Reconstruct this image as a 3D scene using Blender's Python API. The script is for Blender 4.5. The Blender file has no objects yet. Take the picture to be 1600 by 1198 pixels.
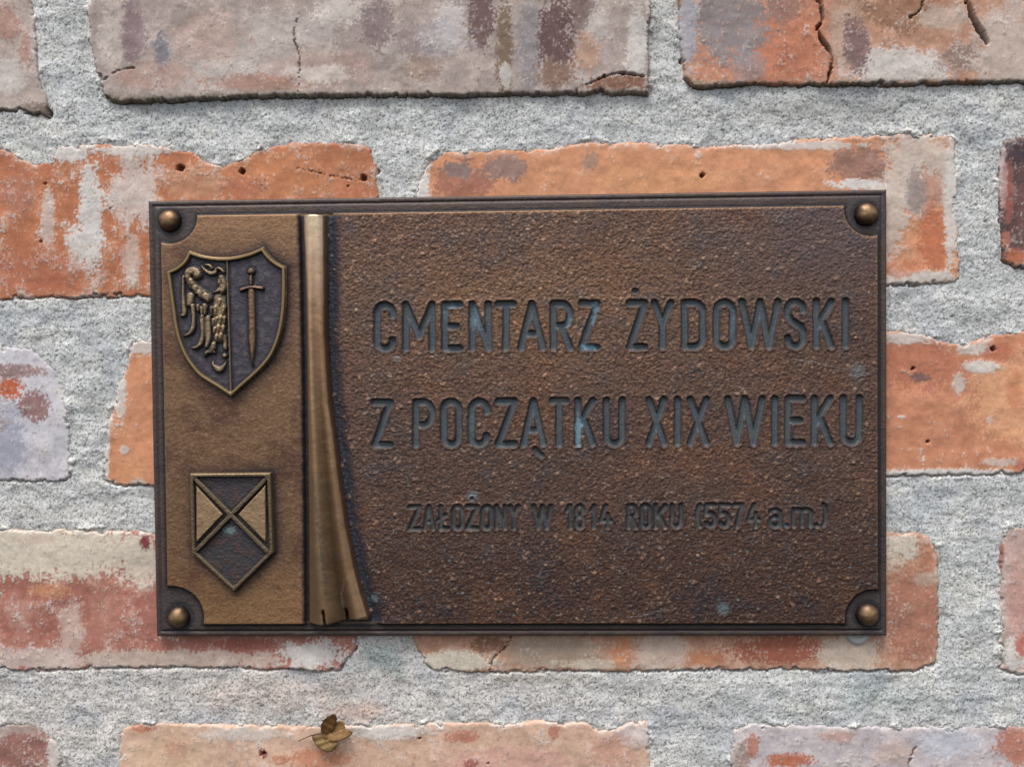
import bpy, math
import numpy as np
from mathutils import Matrix

# ------------------------------------------------------------------ camera, sky, sun, exposure
S = 0.000316                      # metres per unit (one unit is about one photograph pixel on the wall)
F, W0, H0 = 1450.0, 1600.0, 1198.0
YAW, PITCH, ROLL = -0.0309057, -0.0240917, -0.0099672
CAM = np.array([40.04, -1450.0, 86.17])
ZC = 1.45                         # height of the plaque's centre above ground

def cam_axes():
    cy, sy = math.cos(YAW), math.sin(YAW); cp, sp = math.cos(PITCH), math.sin(PITCH)
    cr, sr = math.cos(ROLL), math.sin(ROLL)
    f = np.array([sy*cp, cy*cp, sp]); r0 = np.array([cy, -sy, 0.0]); u0 = np.cross(r0, f)
    return cr*r0 + sr*u0, -sr*r0 + cr*u0, f
CR, CU, CF = cam_axes()

scene = bpy.context.scene
COL = scene.collection
cam_d = bpy.data.cameras.new('camera'); cam = bpy.data.objects.new('camera', cam_d); COL.objects.link(cam)
cam_d.sensor_fit = 'HORIZONTAL'; cam_d.sensor_width = 36.0; cam_d.lens = 36.0*F/W0
cam_d.clip_start = 0.01; cam_d.clip_end = 200.0
m = Matrix.Identity(4)
for i in range(3):
    m[i][0] = CR[i]; m[i][1] = CU[i]; m[i][2] = -CF[i]
    m[i][3] = CAM[i]*S + (ZC if i == 2 else 0.0)
cam.matrix_world = m
scene.camera = cam

SUN_EL, SUN_AZ = math.radians(64), math.radians(-20)   # in front of the wall, high, a little to the left
world = bpy.data.worlds.new("World"); scene.world = world; world.use_nodes = True
nt = world.node_tree; nt.nodes.clear()
sky = nt.nodes.new('ShaderNodeTexSky'); sky.sky_type = 'NISHITA'; sky.sun_disc = False
sky.sun_elevation = SUN_EL; sky.sun_rotation = math.radians(180) + SUN_AZ*-1
sky.air_density = 1.0; sky.dust_density = 3.0; sky.ozone_density = 1.0
hs = nt.nodes.new('ShaderNodeHueSaturation'); hs.inputs['Saturation'].default_value = 0.3   # overcast, nearly grey
bg = nt.nodes.new('ShaderNodeBackground'); bg.inputs['Strength'].default_value = 0.12
wo = nt.nodes.new('ShaderNodeOutputWorld')
nt.links.new(sky.outputs[0], hs.inputs['Color']); nt.links.new(hs.outputs[0], bg.inputs[0]); nt.links.new(bg.outputs[0], wo.inputs[0])

sd_ = bpy.data.lights.new('sun', 'SUN'); sun = bpy.data.objects.new('sun', sd_); COL.objects.link(sun)
sd_.energy = 1.5; sd_.angle = math.radians(24); sd_.color = (1.0, 0.97, 0.93)
from mathutils import Vector
to_sun = Vector((math.sin(SUN_AZ)*math.cos(SUN_EL), -math.cos(SUN_AZ)*math.cos(SUN_EL), math.sin(SUN_EL)))
sun.rotation_euler = to_sun.to_track_quat('Z', 'Y').to_euler()
sun.location = (0, -2, 4)

scene.view_settings.view_transform = 'Standard'; scene.view_settings.look = 'None'
scene.view_settings.exposure = 0.60; scene.view_settings.gamma = 1.0

# ------------------------------------------------------------------ numeric helpers
def project(u, v, h):
    """wall coordinates (right, up, height off the wall) -> photograph pixels"""
    dx, dy, dz = u-CAM[0], -h-CAM[1], v-CAM[2]
    c = dx*CF[0]+dy*CF[1]+dz*CF[2]
    return (W0/2 + F*(dx*CR[0]+dy*CR[1]+dz*CR[2])/c, H0/2 - F*(dx*CU[0]+dy*CU[1]+dz*CU[2])/c)

def at(px, py, h=0.0):
    """photograph pixel -> wall coordinates on the plane that stands h off the wall"""
    a, b = (px-W0/2)/F, -(py-H0/2)/F
    d = CF + a*CR + b*CU
    t = (-h-CAM[1])/d[1]
    p = CAM + t*d
    return p[0], p[2]

_rng = np.random.RandomState(7)
_perm = _rng.permutation(256); _perm = np.concatenate([_perm, _perm, _perm])
_ang = _rng.rand(256)*2*np.pi
_gx, _gy = np.cos(_ang).astype(np.float32), np.sin(_ang).astype(np.float32)
def noise(x, y, seed=0):
    x = np.asarray(x, np.float32)+seed*17.31; y = np.asarray(y, np.float32)+seed*9.77
    xi = np.floor(x).astype(np.int32); yi = np.floor(y).astype(np.int32)
    xf, yf = x-xi, y-yi; xi &= 255; yi &= 255
    u = xf*xf*xf*(xf*(xf*6-15)+10); v = yf*yf*yf*(yf*(yf*6-15)+10)
    def g(ix, iy, fx, fy):
        k = _perm[_perm[ix]+iy]
        return _gx[k]*fx+_gy[k]*fy
    a = g(xi, yi, xf, yf); b = g(xi+1, yi, xf-1, yf); c = g(xi, yi+1, xf, yf-1); d = g(xi+1, yi+1, xf-1, yf-1)
    return ((a+(b-a)*u)+((c+(d-c)*u)-(a+(b-a)*u))*v)*1.5
def fbm(x, y, L, octv=4, seed=0, gain=0.5):
    s = 0; a = 1.0; t = 0
    for o in range(octv):
        s = s+a*noise(x/L, y/L, seed+o*3); t += a; a *= gain; L = L/2.03
    return s/t*1.35
def worley(x, y, L, seed=0, jit=.9):
    """round grains: 1 at each grain's middle, falling to 0 between grains"""
    x = np.asarray(x, np.float32)/L+seed*3.7; y = np.asarray(y, np.float32)/L+seed*5.3
    xi = np.floor(x).astype(np.int32); yi = np.floor(y).astype(np.int32); xf, yf = x-xi, y-yi
    best = np.full(x.shape, 9.0, np.float32); val = np.zeros(x.shape, np.float32)
    for dy in (-1, 0, 1):
        for dx in (-1, 0, 1):
            k = _perm[_perm[(xi+dx) & 255]+((yi+dy) & 255)]
            ox = dx+.5+jit*(k/255.0-.5); oy = dy+.5+jit*(_perm[k+seed % 7+1]/255.0-.5)
            rad = .55+.45*(_perm[(k*7+3) & 255]/255.0)
            d = ((ox-xf)**2+(oy-yf)**2)/(rad*rad)
            m_ = d < best; best = np.where(m_, d, best); val = np.where(m_, rad, val)
    return (np.clip(1-best*1.3, 0, 1)*val).astype(np.float32)
def ss(a, b, x):
    t = np.clip((x-a)/(b-a), 0, 1); return t*t*(3-2*t)
def lin(c):
    c = np.array(c, np.float64)/255.0
    return np.where(c <= 0.04045, c/12.92, ((c+0.055)/1.055)**2.4)
def poly_sdf(x, y, pts):
    pts = np.array(pts, float); n = len(pts)
    d = np.full(x.shape, 1e12); ins = np.zeros(x.shape, bool)
    for i in range(n):
        ax, ay = pts[i]; bx, by = pts[(i+1) % n]
        ex, ey = bx-ax, by-ay; wx, wy = x-ax, y-ay
        t = np.clip((wx*ex+wy*ey)/(ex*ex+ey*ey+1e-9), 0, 1)
        d = np.minimum(d, (wx-ex*t)**2+(wy-ey*t)**2)
        c = ((ay > y) != (by > y))
        with np.errstate(divide='ignore', invalid='ignore'):
            xi = ex*(y-ay)/(by-ay+1e-12)+ax
        ins ^= c & (x < xi)
    d = np.sqrt(d)
    return np.where(ins, -d, d)
def line_dist(x, y, pts, rad=0.0):
    """distance to a polyline; rad may be one number or one per point (tapered)"""
    n = len(pts); r = [rad]*n if np.isscalar(rad) else rad
    d = np.full(x.shape, 1e9)
    if n == 1:
        return np.hypot(x-pts[0][0], y-pts[0][1])-r[0]
    for i in range(n-1):
        ax, ay = pts[i]; bx, by = pts[i+1]
        ex, ey = bx-ax, by-ay; wx, wy = x-ax, y-ay
        t = np.clip((wx*ex+wy*ey)/(ex*ex+ey*ey+1e-9), 0, 1)
        d = np.minimum(d, np.hypot(wx-ex*t, wy-ey*t)-(r[i]+(r[i+1]-r[i])*t))
    return d
def spline(pts, n=6, closed=False):
    pts = np.array(pts, float); N = len(pts); out = []
    rng = range(N) if closed else range(N-1)
    for i in rng:
        if closed: p0, p1, p2, p3 = pts[(i-1) % N], pts[i], pts[(i+1) % N], pts[(i+2) % N]
        else: p0, p1, p2, p3 = pts[max(i-1, 0)], pts[i], pts[i+1], pts[min(i+2, N-1)]
        for k in range(n):
            t = k/n
            out.append(0.5*((2*p1)+(-p0+p2)*t+(2*p0-5*p1+4*p2-p3)*t*t+(-p0+3*p1-3*p2+p3)*t**3))
    if not closed: out.append(pts[-1])
    return np.array(out)
def mix(c, target, w):
    return c+(np.asarray(target)-c)*w[..., None]

# ------------------------------------------------------------------ mesh helpers
def link(name, mesh, mat, parent=None, loc=None):
    o = bpy.data.objects.new(name, mesh); COL.objects.link(o)
    if mat is not None: mesh.materials.append(mat)
    if parent is not None: o.parent = parent
    if loc is not None: o.location = loc
    return o
def empty(name, loc, label, cat):
    o = bpy.data.objects.new(name, None); COL.objects.link(o); o.location = loc
    o['label'] = label; o['category'] = cat; o.empty_display_size = 0.03
    return o
def mesh_np(name, co, quads, col=None, smooth=True):
    me = bpy.data.meshes.new(name)
    nq = len(quads)
    me.vertices.add(len(co)); me.vertices.foreach_set('co', np.ascontiguousarray(co, np.float32).ravel())
    me.loops.add(nq*4); me.loops.foreach_set('vertex_index', np.ascontiguousarray(quads, np.int32).ravel())
    me.polygons.add(nq); me.polygons.foreach_set('loop_start', np.arange(0, nq*4, 4, dtype=np.int32))
    me.polygons.foreach_set('use_smooth', np.full(nq, smooth))
    me.update(calc_edges=True)
    if col is not None:
        at_ = me.color_attributes.new('Col', 'FLOAT_COLOR', 'POINT')
        at_.data.foreach_set('color', np.ascontiguousarray(col, np.float32).ravel())
    return me
def cells(U, V, Hh, C, keep, offset=(0, 0, 0)):
    """quads of a heightfield grid where keep[cell] is true -> (vertices, quads, colours)"""
    nv, nu = U.shape
    j, i = np.nonzero(keep)
    a = j*nu+i
    q = np.stack([a, a+1, a+nu+1, a+nu], 1)          # V runs upward, so this winding faces the camera
    used, inv = np.unique(q.ravel(), return_inverse=True)
    co = np.stack([U.ravel()[used]*S, -Hh.ravel()[used]*S, V.ravel()[used]*S], 1)-np.array(offset)
    return co, inv.reshape(-1, 4), C.reshape(-1, 4)[used]
def join_cells(lst):
    cs, qs, ks, n = [], [], [], 0
    for co, q, c in lst:
        cs.append(co); qs.append(q+n); ks.append(c); n += len(co)
    return np.concatenate(cs), np.concatenate(qs), np.concatenate(ks)
def corner_any(b): return b[:-1, :-1] | b[1:, :-1] | b[:-1, 1:] | b[1:, 1:]
def corner_all(b): return b[:-1, :-1] & b[1:, :-1] & b[:-1, 1:] & b[1:, 1:]

# ------------------------------------------------------------------ materials
def new_mat(name):
    mt = bpy.data.materials.new(name); mt.use_nodes = True
    n = mt.node_tree.nodes; b = n['Principled BSDF']
    return mt, mt.node_tree, b
def noise_node(t, scale, detail=4, rough=0.6, coord=None):
    n = t.nodes.new('ShaderNodeTexNoise'); n.inputs['Scale'].default_value = scale
    n.inputs['Detail'].default_value = detail; n.inputs['Roughness'].default_value = rough
    if coord is not None: t.links.new(coord, n.inputs['Vector'])
    return n
def ramp(t, src, stops):
    r = t.nodes.new('ShaderNodeValToRGB'); e = r.color_ramp.elements
    e[0].position, e[0].color = stops[0][0], (*[stops[0][1]]*3, 1)
    e[1].position, e[1].color = stops[-1][0], (*[stops[-1][1]]*3, 1)
    for p, v in stops[1:-1]:
        x = e.new(p); x.color = (v, v, v, 1)
    t.links.new(src, r.inputs[0]); return r.outputs[0]
def masonry_mat(name, stops, scale, bump, bump_dist, rough=0.92, stops2=None, scale2=400):
    mt, t, b = new_mat(name)
    a = t.nodes.new('ShaderNodeVertexColor'); a.layer_name = 'Col'
    tc = t.nodes.new('ShaderNodeTexCoord')
    n1 = noise_node(t, scale, 5, 0.7, tc.outputs['Object'])
    n2 = noise_node(t, scale2, 4, 0.6, tc.outputs['Object'])
    k1 = ramp(t, n1.outputs['Fac'], stops)
    k2 = ramp(t, n2.outputs['Fac'], stops2 or [(0.3, 0.9), (0.7, 1.08)])
    m1 = t.nodes.new('ShaderNodeMix'); m1.data_type = 'RGBA'; m1.blend_type = 'MULTIPLY'; m1.inputs[0].default_value = 1
    m2 = t.nodes.new('ShaderNodeMix'); m2.data_type = 'RGBA'; m2.blend_type = 'MULTIPLY'; m2.inputs[0].default_value = 1
    t.links.new(a.outputs['Color'], m1.inputs[6]); t.links.new(k1, m1.inputs[7])
    t.links.new(m1.outputs[2], m2.inputs[6]); t.links.new(k2, m2.inputs[7])
    t.links.new(m2.outputs[2], b.inputs['Base Color'])
    b.inputs['Roughness'].default_value = rough
    b.inputs['Specular IOR Level'].default_value = 0.25
    bp = t.nodes.new('ShaderNodeBump'); bp.inputs['Strength'].default_value = bump; bp.inputs['Distance'].default_value = bump_dist
    t.links.new(n1.outputs['Fac'], bp.inputs['Height']); t.links.new(bp.outputs[0], b.inputs['Normal'])
    return mt
M_MORTAR = masonry_mat('sandy_mortar', [(0.32, 0.20), (0.40, 0.50), (0.455, 1.0), (0.72, 1.30)], 1000, 0.4, 0.0005)
M_BRICK = masonry_mat('weathered_brick', [(0.25, 0.72), (0.42, 0.97), (0.75, 1.14)], 1300, 0.3, 0.0002)

def bronze_mat(name, bump, dist, scale, rlo, rhi, mlo=0.15, mhi=0.85, lo_=.8, hi_=1.22):
    """vertex alpha says how worn bare the metal is: bare bronze is metallic and smoother, patina is neither"""
    mt, t, b = new_mat(name)
    a = t.nodes.new('ShaderNodeVertexColor'); a.layer_name = 'Col'
    tc = t.nodes.new('ShaderNodeTexCoord')
    n1 = noise_node(t, scale, 5, 0.65, tc.outputs['Object'])
    k1 = ramp(t, n1.outputs['Fac'], [(0.3, lo_), (0.5, 1.0), (0.75, hi_)])
    m1 = t.nodes.new('ShaderNodeMix'); m1.data_type = 'RGBA'; m1.blend_type = 'MULTIPLY'; m1.inputs[0].default_value = 1
    t.links.new(a.outputs['Color'], m1.inputs[6]); t.links.new(k1, m1.inputs[7]); t.links.new(m1.outputs[2], b.inputs['Base Color'])
    for sock, lo, hi in (('Roughness', rlo, rhi), ('Metallic', mlo, mhi)):
        r = t.nodes.new('ShaderNodeMapRange'); r.inputs[3].default_value = lo; r.inputs[4].default_value = hi
        t.links.new(a.outputs['Alpha'], r.inputs[0]); t.links.new(r.outputs[0], b.inputs[sock])
    bp = t.nodes.new('ShaderNodeBump'); bp.inputs['Strength'].default_value = bump; bp.inputs['Distance'].default_value = dist
    t.links.new(n1.outputs['Fac'], bp.inputs['Height']); t.links.new(bp.outputs[0], b.inputs['Normal'])
    return mt
M_BRONZE = bronze_mat('patinated_bronze', 0.25, 0.0002, 1500, 0.62, 0.38)
M_SMOOTH = bronze_mat('polished_bronze', 0.12, 0.0001, 1200, 0.6, 0.34, lo_=.9, hi_=1.1)
M_TEXT = bronze_mat('grained_bronze', 0.3, 0.0004, 900, 0.62, 0.40)
M_LETTER = bronze_mat('blue_grey_patina', 0.3, 0.0002, 1500, 0.7, 0.45, 0.1, 0.6)

# ------------------------------------------------------------------ the brick wall
WH, OR, RE, DR, PG, MO = (212, 205, 197), (200, 126, 92), (172, 102, 80), (118, 78, 72), (122, 106, 110), (98, 88, 62)
# each brick: outline in photograph pixels (followed on the wall plane), how far it stands out, base colour, stains, label
def box(x0, y0, x1, y1, r=8):
    return [(x0+r, y0), (x1-r, y0), (x1, y0+r), (x1, y1-r), (x1-r, y1), (x0+r, y1), (x0, y1-r), (x0, y0+r)]
BR = []
def brick(poly, h, base, pat=(), holes=(), cracks=(), moss=0.0, lime=0.0, edge=0.0, streak=0.0, label=None):
    BR.append(dict(poly=poly, h=h, base=base, pat=pat, holes=holes, cracks=cracks, moss=moss, lime=lime, edge=edge, streak=streak, label=label))

brick([(-800, -80), (30, -80), (48, 0), (58, 60), (60, 120), (72, 160), (76, 182), (30, 172), (-800, 172)], 9, (184, 166, 156),
      [(RE, 12, 40, 22, 30, .5), (RE, 40, 90, 10, 40, .5), (WH, 10, 120, 40, 30, .6), ((120, 92, 78), 60, 170, 25, 10, .7)], moss=.6, lime=.3, label='pale brick with rosy stains at the upper left corner')
brick([(143, -80), (1006, -80), (1014, 0), (1013, 120), (1010, 147), (930, 146), (720, 150), (560, 150), (430, 152), (300, 156), (190, 160), (166, 152), (150, 100), (140, 40)], 15, (176, 158, 150),
      [(WH, 470, 70, 190, 50, .3), (WH, 330, 120, 120, 24, .35), ((196, 158, 144), 330, 60, 60, 40, .5), ((150, 128, 122), 560, 60, 40, 60, .6), ((188, 150, 136), 500, 110, 90, 30, .5), ((214, 202, 192), 540, 22, 50, 20, .8), ((212, 200, 190), 500, 118, 60, 14, .7), ((214, 204, 196), 706, 40, 26, 44, .7), ((210, 198, 190), 930, 40, 20, 30, .6), ((140, 116, 116), 640, 66, 20, 26, .6), ((118, 94, 92), 905, 20, 16, 40, .6), ((206, 190, 180), 930, 128, 50, 8, .7), ((206, 192, 182), 180, 60, 22, 60, .6), ((134, 106, 106), 208, 60, 14, 50, .8), ((150, 128, 130), 212, 50, 18, 60, .8), ((120, 118, 124), 256, 85, 10, 30, 1.0), ((144, 140, 143), 256, 92, 16, 36, .5),
       ((170, 118, 98), 400, 132, 70, 14, .7), ((178, 130, 112), 250, 120, 70, 22, .5), ((128, 108, 108), 590, 40, 26, 40, .7), ((112, 84, 84), 752, 28, 22, 52, .9),
       ((128, 104, 84), 788, 85, 13, 80, .9), ((146, 140, 140), 830, 70, 22, 80, .8), ((106, 78, 78), 868, 66, 28, 78, .95), ((150, 118, 100), 868, 118, 30, 24, .8),
       ((192, 140, 112), 918, 86, 18, 36, .6), (WH, 996, 70, 18, 60, .8), (WH, 790, 118, 10, 20, .7), ((158, 158, 164), 690, 60, 40, 30, .4), ((158, 122, 100), 660, 110, 30, 18, .5),
       ((138, 92, 74), 968, 134, 60, 14, .95), ((122, 98, 92), 905, 15, 24, 22, .6)],
      cracks=[([(470, 20), (462, 60), (470, 95), (468, 146)], .8), ([(166, 128), (176, 120), (190, 112), (214, 108)], .9), ([(915, 135), (960, 118), (1005, 122)], 1.6)],
      moss=1.0, lime=.2, streak=.5, label='long pale pinkish brick with purple-brown streaks above the plaque')
brick([(1058, -80), (2100, -80), (2100, 128), (1600, 129), (1400, 132), (1180, 133), (1085, 137), (1070, 120), (1062, 60)], 13, (192, 142, 118),
      [((200, 126, 98), 1200, 70, 130, 80, .95), ((142, 138, 138), 1140, 40, 66, 62, .9), ((172, 170, 174), 1072, 45, 16, 70, .95), ((150, 146, 148), 1168, 105, 28, 30, .6), ((180, 112, 88), 1240, 95, 36, 26, .8),
       ((150, 120, 112), 1222, 15, 30, 26, .7), (WH, 1400, 105, 96, 30, .9), ((190, 165, 150), 1322, 60, 34, 60, .7), ((126, 98, 98), 1336, 70, 20, 50, .9), ((152, 126, 116), 1506, 92, 42, 24, .9),
       ((150, 108, 84), 1410, 20, 64, 34, .8), ((196, 176, 162), 1470, 30, 40, 20, .7), ((202, 182, 170), 1580, 80, 66, 80, .9)],
      cracks=[([(1272, -20), (1284, 30), (1276, 50), (1294, 80), (1298, 105), (1290, 134)], 2.6), ([(1506, -10), (1516, 28), (1534, 58), (1540, 70)], 3.6), ([(1440, 0), (1436, 18), (1420, 30)], 1.2)],
      moss=.8, lime=.25, streak=.3, label='cracked grey and red brick at the upper right')
brick([(-265, 232), (0, 235), (18, 238), (34, 250), (56, 256), (80, 252), (90, 230), (150, 226), (255, 228), (300, 238), (325, 254), (350, 258), (378, 250), (400, 235), (440, 225), (500, 222), (560, 224), (580, 236), (588, 262), (592, 340), (590, 462), (250, 462), (0, 466), (-265, 466)], 7, (192, 118, 84),
      [((198, 128, 90), 440, 270, 130, 40, .8), ((174, 112, 82), 540, 250, 50, 30, .6), (WH, 142, 350, 20, 110, 1.1), (WH, 130, 390, 30, 40, .9), (WH, 212, 300, 40, 60, .72), (WH, 112, 238, 34, 16, 1.0), (WH, 210, 235, 60, 10, .9),
       (WH, 75, 340, 10, 50, .6), ((176, 104, 82), 60, 430, 90, 40, .6), ((200, 150, 122), 300, 290, 50, 26, .5), ((182, 112, 86), 380, 292, 30, 20, .8), (WH, 205, 400, 16, 50, .5), ((168, 120, 110), 30, 300, 30, 40, .4)],
      holes=[(281, 263, 7), (378, 267, 6), (568, 278, 5.5), (70, 287, 2.2), (173, 326, 1.8), (63, 378, 1.8), (543, 291, 2)], cracks=[([(460, 262), (520, 275), (550, 280)], .5)],
      lime=.32, streak=.8, label='orange brick with white lime runs left above the plaque')
brick([(648, 300), (668, 255), (690, 237), (860, 233), (900, 224), (1010, 223), (1100, 229), (1200, 226), (1265, 216), (1400, 210), (1480, 210), (1492, 216), (1496, 330), (1500, 434), (1490, 442), (1390, 444), (640, 452)], 6, (214, 146, 110),
      [((172, 112, 94), 720, 285, 50, 34, .95), ((142, 122, 118), 716, 266, 30, 13, .9), ((146, 120, 114), 790, 262, 40, 20, .9), (WH, 656, 280, 18, 50, 1.0), ((222, 156, 112), 1030, 280, 110, 26, .5),
       ((206, 186, 172), 1440, 270, 80, 76, 1.1), ((206, 186, 172), 1380, 330, 40, 90, .9), ((160, 118, 104), 1345, 258, 46, 34, 1.0), (WH, 1345, 288, 44, 8, 1.0), ((196, 114, 82), 1462, 372, 28, 56, .95), ((182, 118, 96), 1452, 300, 24, 40, .7),
       ((150, 138, 134), 1432, 300, 16, 36, .8), (WH, 1440, 434, 70, 12, .9), ((196, 118, 86), 1410, 420, 30, 14, .7), (WH, 1486, 320, 12, 100, .9), ((150, 130, 122), 922, 252, 12, 16, .6), (WH, 1240, 228, 120, 7, .8)],
      holes=[(1097, 274, 4), (1097, 262, 2)], lime=.12, edge=.5, label='bright orange brick with a pale right end above the plaque')
brick([(1566, 222), (1580, 215), (2400, 212), (2400, 415), (1590, 418), (1568, 405), (1562, 340), (1561, 270)], 8, (96, 72, 72),
      [((196, 176, 172), 1567, 280, 7, 60, 1.0), ((172, 100, 86), 1574, 300, 10, 60, .6), ((184, 108, 78), 1584, 403, 22, 14, 1.1), ((128, 88, 84), 1598, 330, 10, 50, .6), ((176, 110, 90), 1570, 372, 8, 16, .8), ((70, 62, 70), 1590, 240, 20, 20, .7)],
      lime=.12, label='dark purple brick at the right edge')
brick([(-800, 540), (45, 543), (58, 556), (86, 578), (97, 615), (106, 650), (109, 715), (107, 745), (96, 752), (60, 750), (-800, 756)], 6, (202, 199, 202),
      [((164, 164, 176), 12, 690, 28, 56, .95), ((192, 96, 62), 14, 606, 22, 16, 1.0), ((150, 108, 104), 56, 634, 24, 26, .95), ((154, 120, 116), 20, 579, 46, 10, .9), ((168, 168, 172), 14, 736, 8, 8, .9), ((176, 150, 142), -60, 640, 60, 60, .8)],
      lime=.1, edge=.2, label='whitewashed brick with a rounded corner left of the plaque')
brick([(204, 532), (760, 528), (760, 758), (180, 758), (162, 748), (163, 715), (170, 660), (188, 600), (200, 565)], 6, (212, 142, 106),
      [(WH, 186, 600, 12, 60, .9), (WH, 166, 700, 6, 60, .9), (WH, 222, 540, 26, 16, .8), (WH, 194, 703, 7, 7, .9), ((212, 146, 106), 200, 730, 30, 20, .6)], lime=.12, edge=.8, label='orange brick half hidden behind the left side of the plaque')
brick([(830, 520), (1393, 518), (1440, 520), (1466, 532), (1488, 540), (1512, 538), (1545, 524), (1590, 520), (1612, 512), (1700, 512), (1700, 736), (1560, 740), (1440, 742), (830, 746)], 6, (206, 136, 104),
      [((184, 112, 88), 1435, 565, 80, 44, .8), ((222, 160, 122), 1580, 620, 66, 70, .9), ((200, 120, 86), 1586, 610, 14, 40, .5), (WH, 1534, 572, 30, 10, .9), (WH, 1500, 600, 12, 16, .7), (WH, 1420, 528, 46, 10, .8), (WH, 1520, 545, 36, 10, .8), (WH, 1480, 740, 130, 8, 1.2),
       (WH, 1560, 722, 30, 6, .6), ((120, 92, 88), 1440, 590, 14, 8, .9), ((180, 100, 78), 1560, 550, 26, 16, .7), (WH, 1408, 651, 5, 3, .9), (WH, 1546, 658, 4, 7, .6), ((188, 112, 98), 1594, 728, 8, 8, .8)],
      holes=[(1451, 690, 3.5), (1551, 545, 4.5), (1427, 576, 3)], lime=.2, edge=.4, label='orange brick right of the plaque')
brick([(-265, 830), (0, 828), (210, 830), (240, 834), (540, 834), (557, 850), (558, 1000), (552, 1018), (530, 1046), (500, 1048), (400, 1044), (250, 1042), (0, 1046), (-265, 1046)], 7, (176, 112, 98),
      [((212, 198, 178), 90, 862, 190, 44, 1.15), ((206, 190, 172), 220, 880, 50, 34, .9), ((196, 168, 152), 60, 842, 40, 6, .6), ((206, 140, 104), 78, 922, 36, 10, .9), ((198, 176, 168), 60, 1030, 120, 18, .9), ((200, 178, 164), 260, 1030, 240, 16, .9),
       (WH, 490, 1022, 54, 22, 1.1), ((204, 184, 172), 110, 990, 22, 50, .6), ((150, 84, 76), 380, 1006, 50, 10, .6), ((132, 60, 62), 228, 846, 7, 12, 1.0), ((182, 128, 110), 160, 960, 30, 50, .5), ((196, 150, 136), 30, 960, 20, 40, .4)],
      holes=[(556, 1020, 5)], lime=.28, streak=.7, label='rosy brick with a cream band at the lower left of the plaque')
brick([(650, 836), (1430, 832), (1450, 836), (1466, 856), (1468, 1000), (1464, 1036), (1430, 1048), (1340, 1047), (1260, 1046), (1000, 1047), (720, 1050), (678, 1046), (654, 1026), (643, 995)], 6, (190, 140, 116),
      [((212, 200, 180), 706, 1034, 70, 18, 1.0), ((140, 98, 78), 766, 1006, 32, 12, 1.0), ((170, 150, 132), 860, 1020, 80, 26, .9), ((204, 190, 168), 930, 1038, 70, 8, .8), ((198, 132, 96), 974, 1020, 16, 30, .9), ((200, 176, 160), 1034, 1020, 50, 30, .9),
       ((188, 120, 88), 1100, 1028, 30, 14, .8), ((166, 98, 78), 1220, 1014, 74, 24, 1.0), ((206, 186, 168), 1330, 1022, 50, 34, .95), ((214, 200, 182), 1412, 858, 36, 22, 1.15), ((204, 184, 164), 1400, 880, 20, 14, .8), ((184, 120, 92), 1452, 860, 22, 26, .8),
       ((172, 112, 92), 1430, 960, 50, 84, .85), ((190, 168, 150), 1445, 905, 18, 12, .7), ((196, 150, 124), 1420, 950, 14, 8, .6), ((140, 98, 84), 1414, 960, 20, 26, .4)],
      cracks=[([(800, 988), (790, 1012), (772, 1026), (764, 1050)], 1.2)], lime=.16, label='mottled brick behind the lower right corner of the plaque')
brick([(1575, 824), (2400, 820), (2400, 1050), (1585, 1052), (1564, 1044), (1562, 1000), (1566, 900), (1562, 856)], 7, (198, 166, 156),
      [(WH, 1588, 1020, 22, 30, 1.0), ((190, 100, 86), 1596, 1006, 10, 18, .9), ((160, 92, 84), 1565, 865, 4, 24, .9), ((196, 140, 126), 1590, 930, 16, 60, .6), ((150, 150, 128), 1566, 1000, 5, 40, .7)], lime=.35, edge=.3, label='pale rosy brick at the lower right edge')
brick([(-300, 1128), (40, 1132), (66, 1142), (86, 1162), (96, 1185), (100, 1365), (-300, 1365)], 5, (152, 104, 94),
      [(WH, 84, 1180, 12, 30, .8), ((176, 160, 150), 20, 1138, 50, 10, .7), ((110, 84, 76), 60, 1136, 20, 5, .5)], lime=.25, edge=.5, label='brown brick in the lower left corner')
brick([(186, 1150), (200, 1134), (225, 1129), (330, 1132), (500, 1135), (700, 1129), (800, 1130), (850, 1126), (920, 1130), (938, 1142), (965, 1138), (985, 1128), (1008, 1126), (1014, 1140), (1014, 1365), (182, 1365)], 7, (212, 172, 148),
      [((216, 178, 148), 260, 1180, 70, 40, .8), ((190, 138, 116), 275, 1170, 18, 16, .6), ((188, 104, 80), 222, 1136, 22, 7, .8), (WH, 600, 1142, 70, 12, .9), (WH, 380, 1146, 70, 10, .6), ((202, 128, 96), 500, 1184, 50, 18, .8), ((140, 74, 64), 412, 1176, 8, 7, 1.0),
       ((200, 120, 90), 440, 1186, 14, 8, .7), ((192, 116, 96), 724, 1150, 28, 10, .8), ((192, 116, 96), 866, 1142, 10, 12, .8), ((206, 156, 142), 790, 1190, 110, 24, .8), ((216, 202, 196), 990, 1150, 26, 24, .9), ((158, 84, 72), 736, 1192, 12, 6, .8), ((198, 140, 124), 960, 1170, 40, 30, .5)],
      holes=[(763, 1192, 1.8), (655, 1154, 1.5), (412, 1176, 4)], lime=.3, edge=.3, label='cream and salmon brick along the bottom under the plaque')
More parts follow.
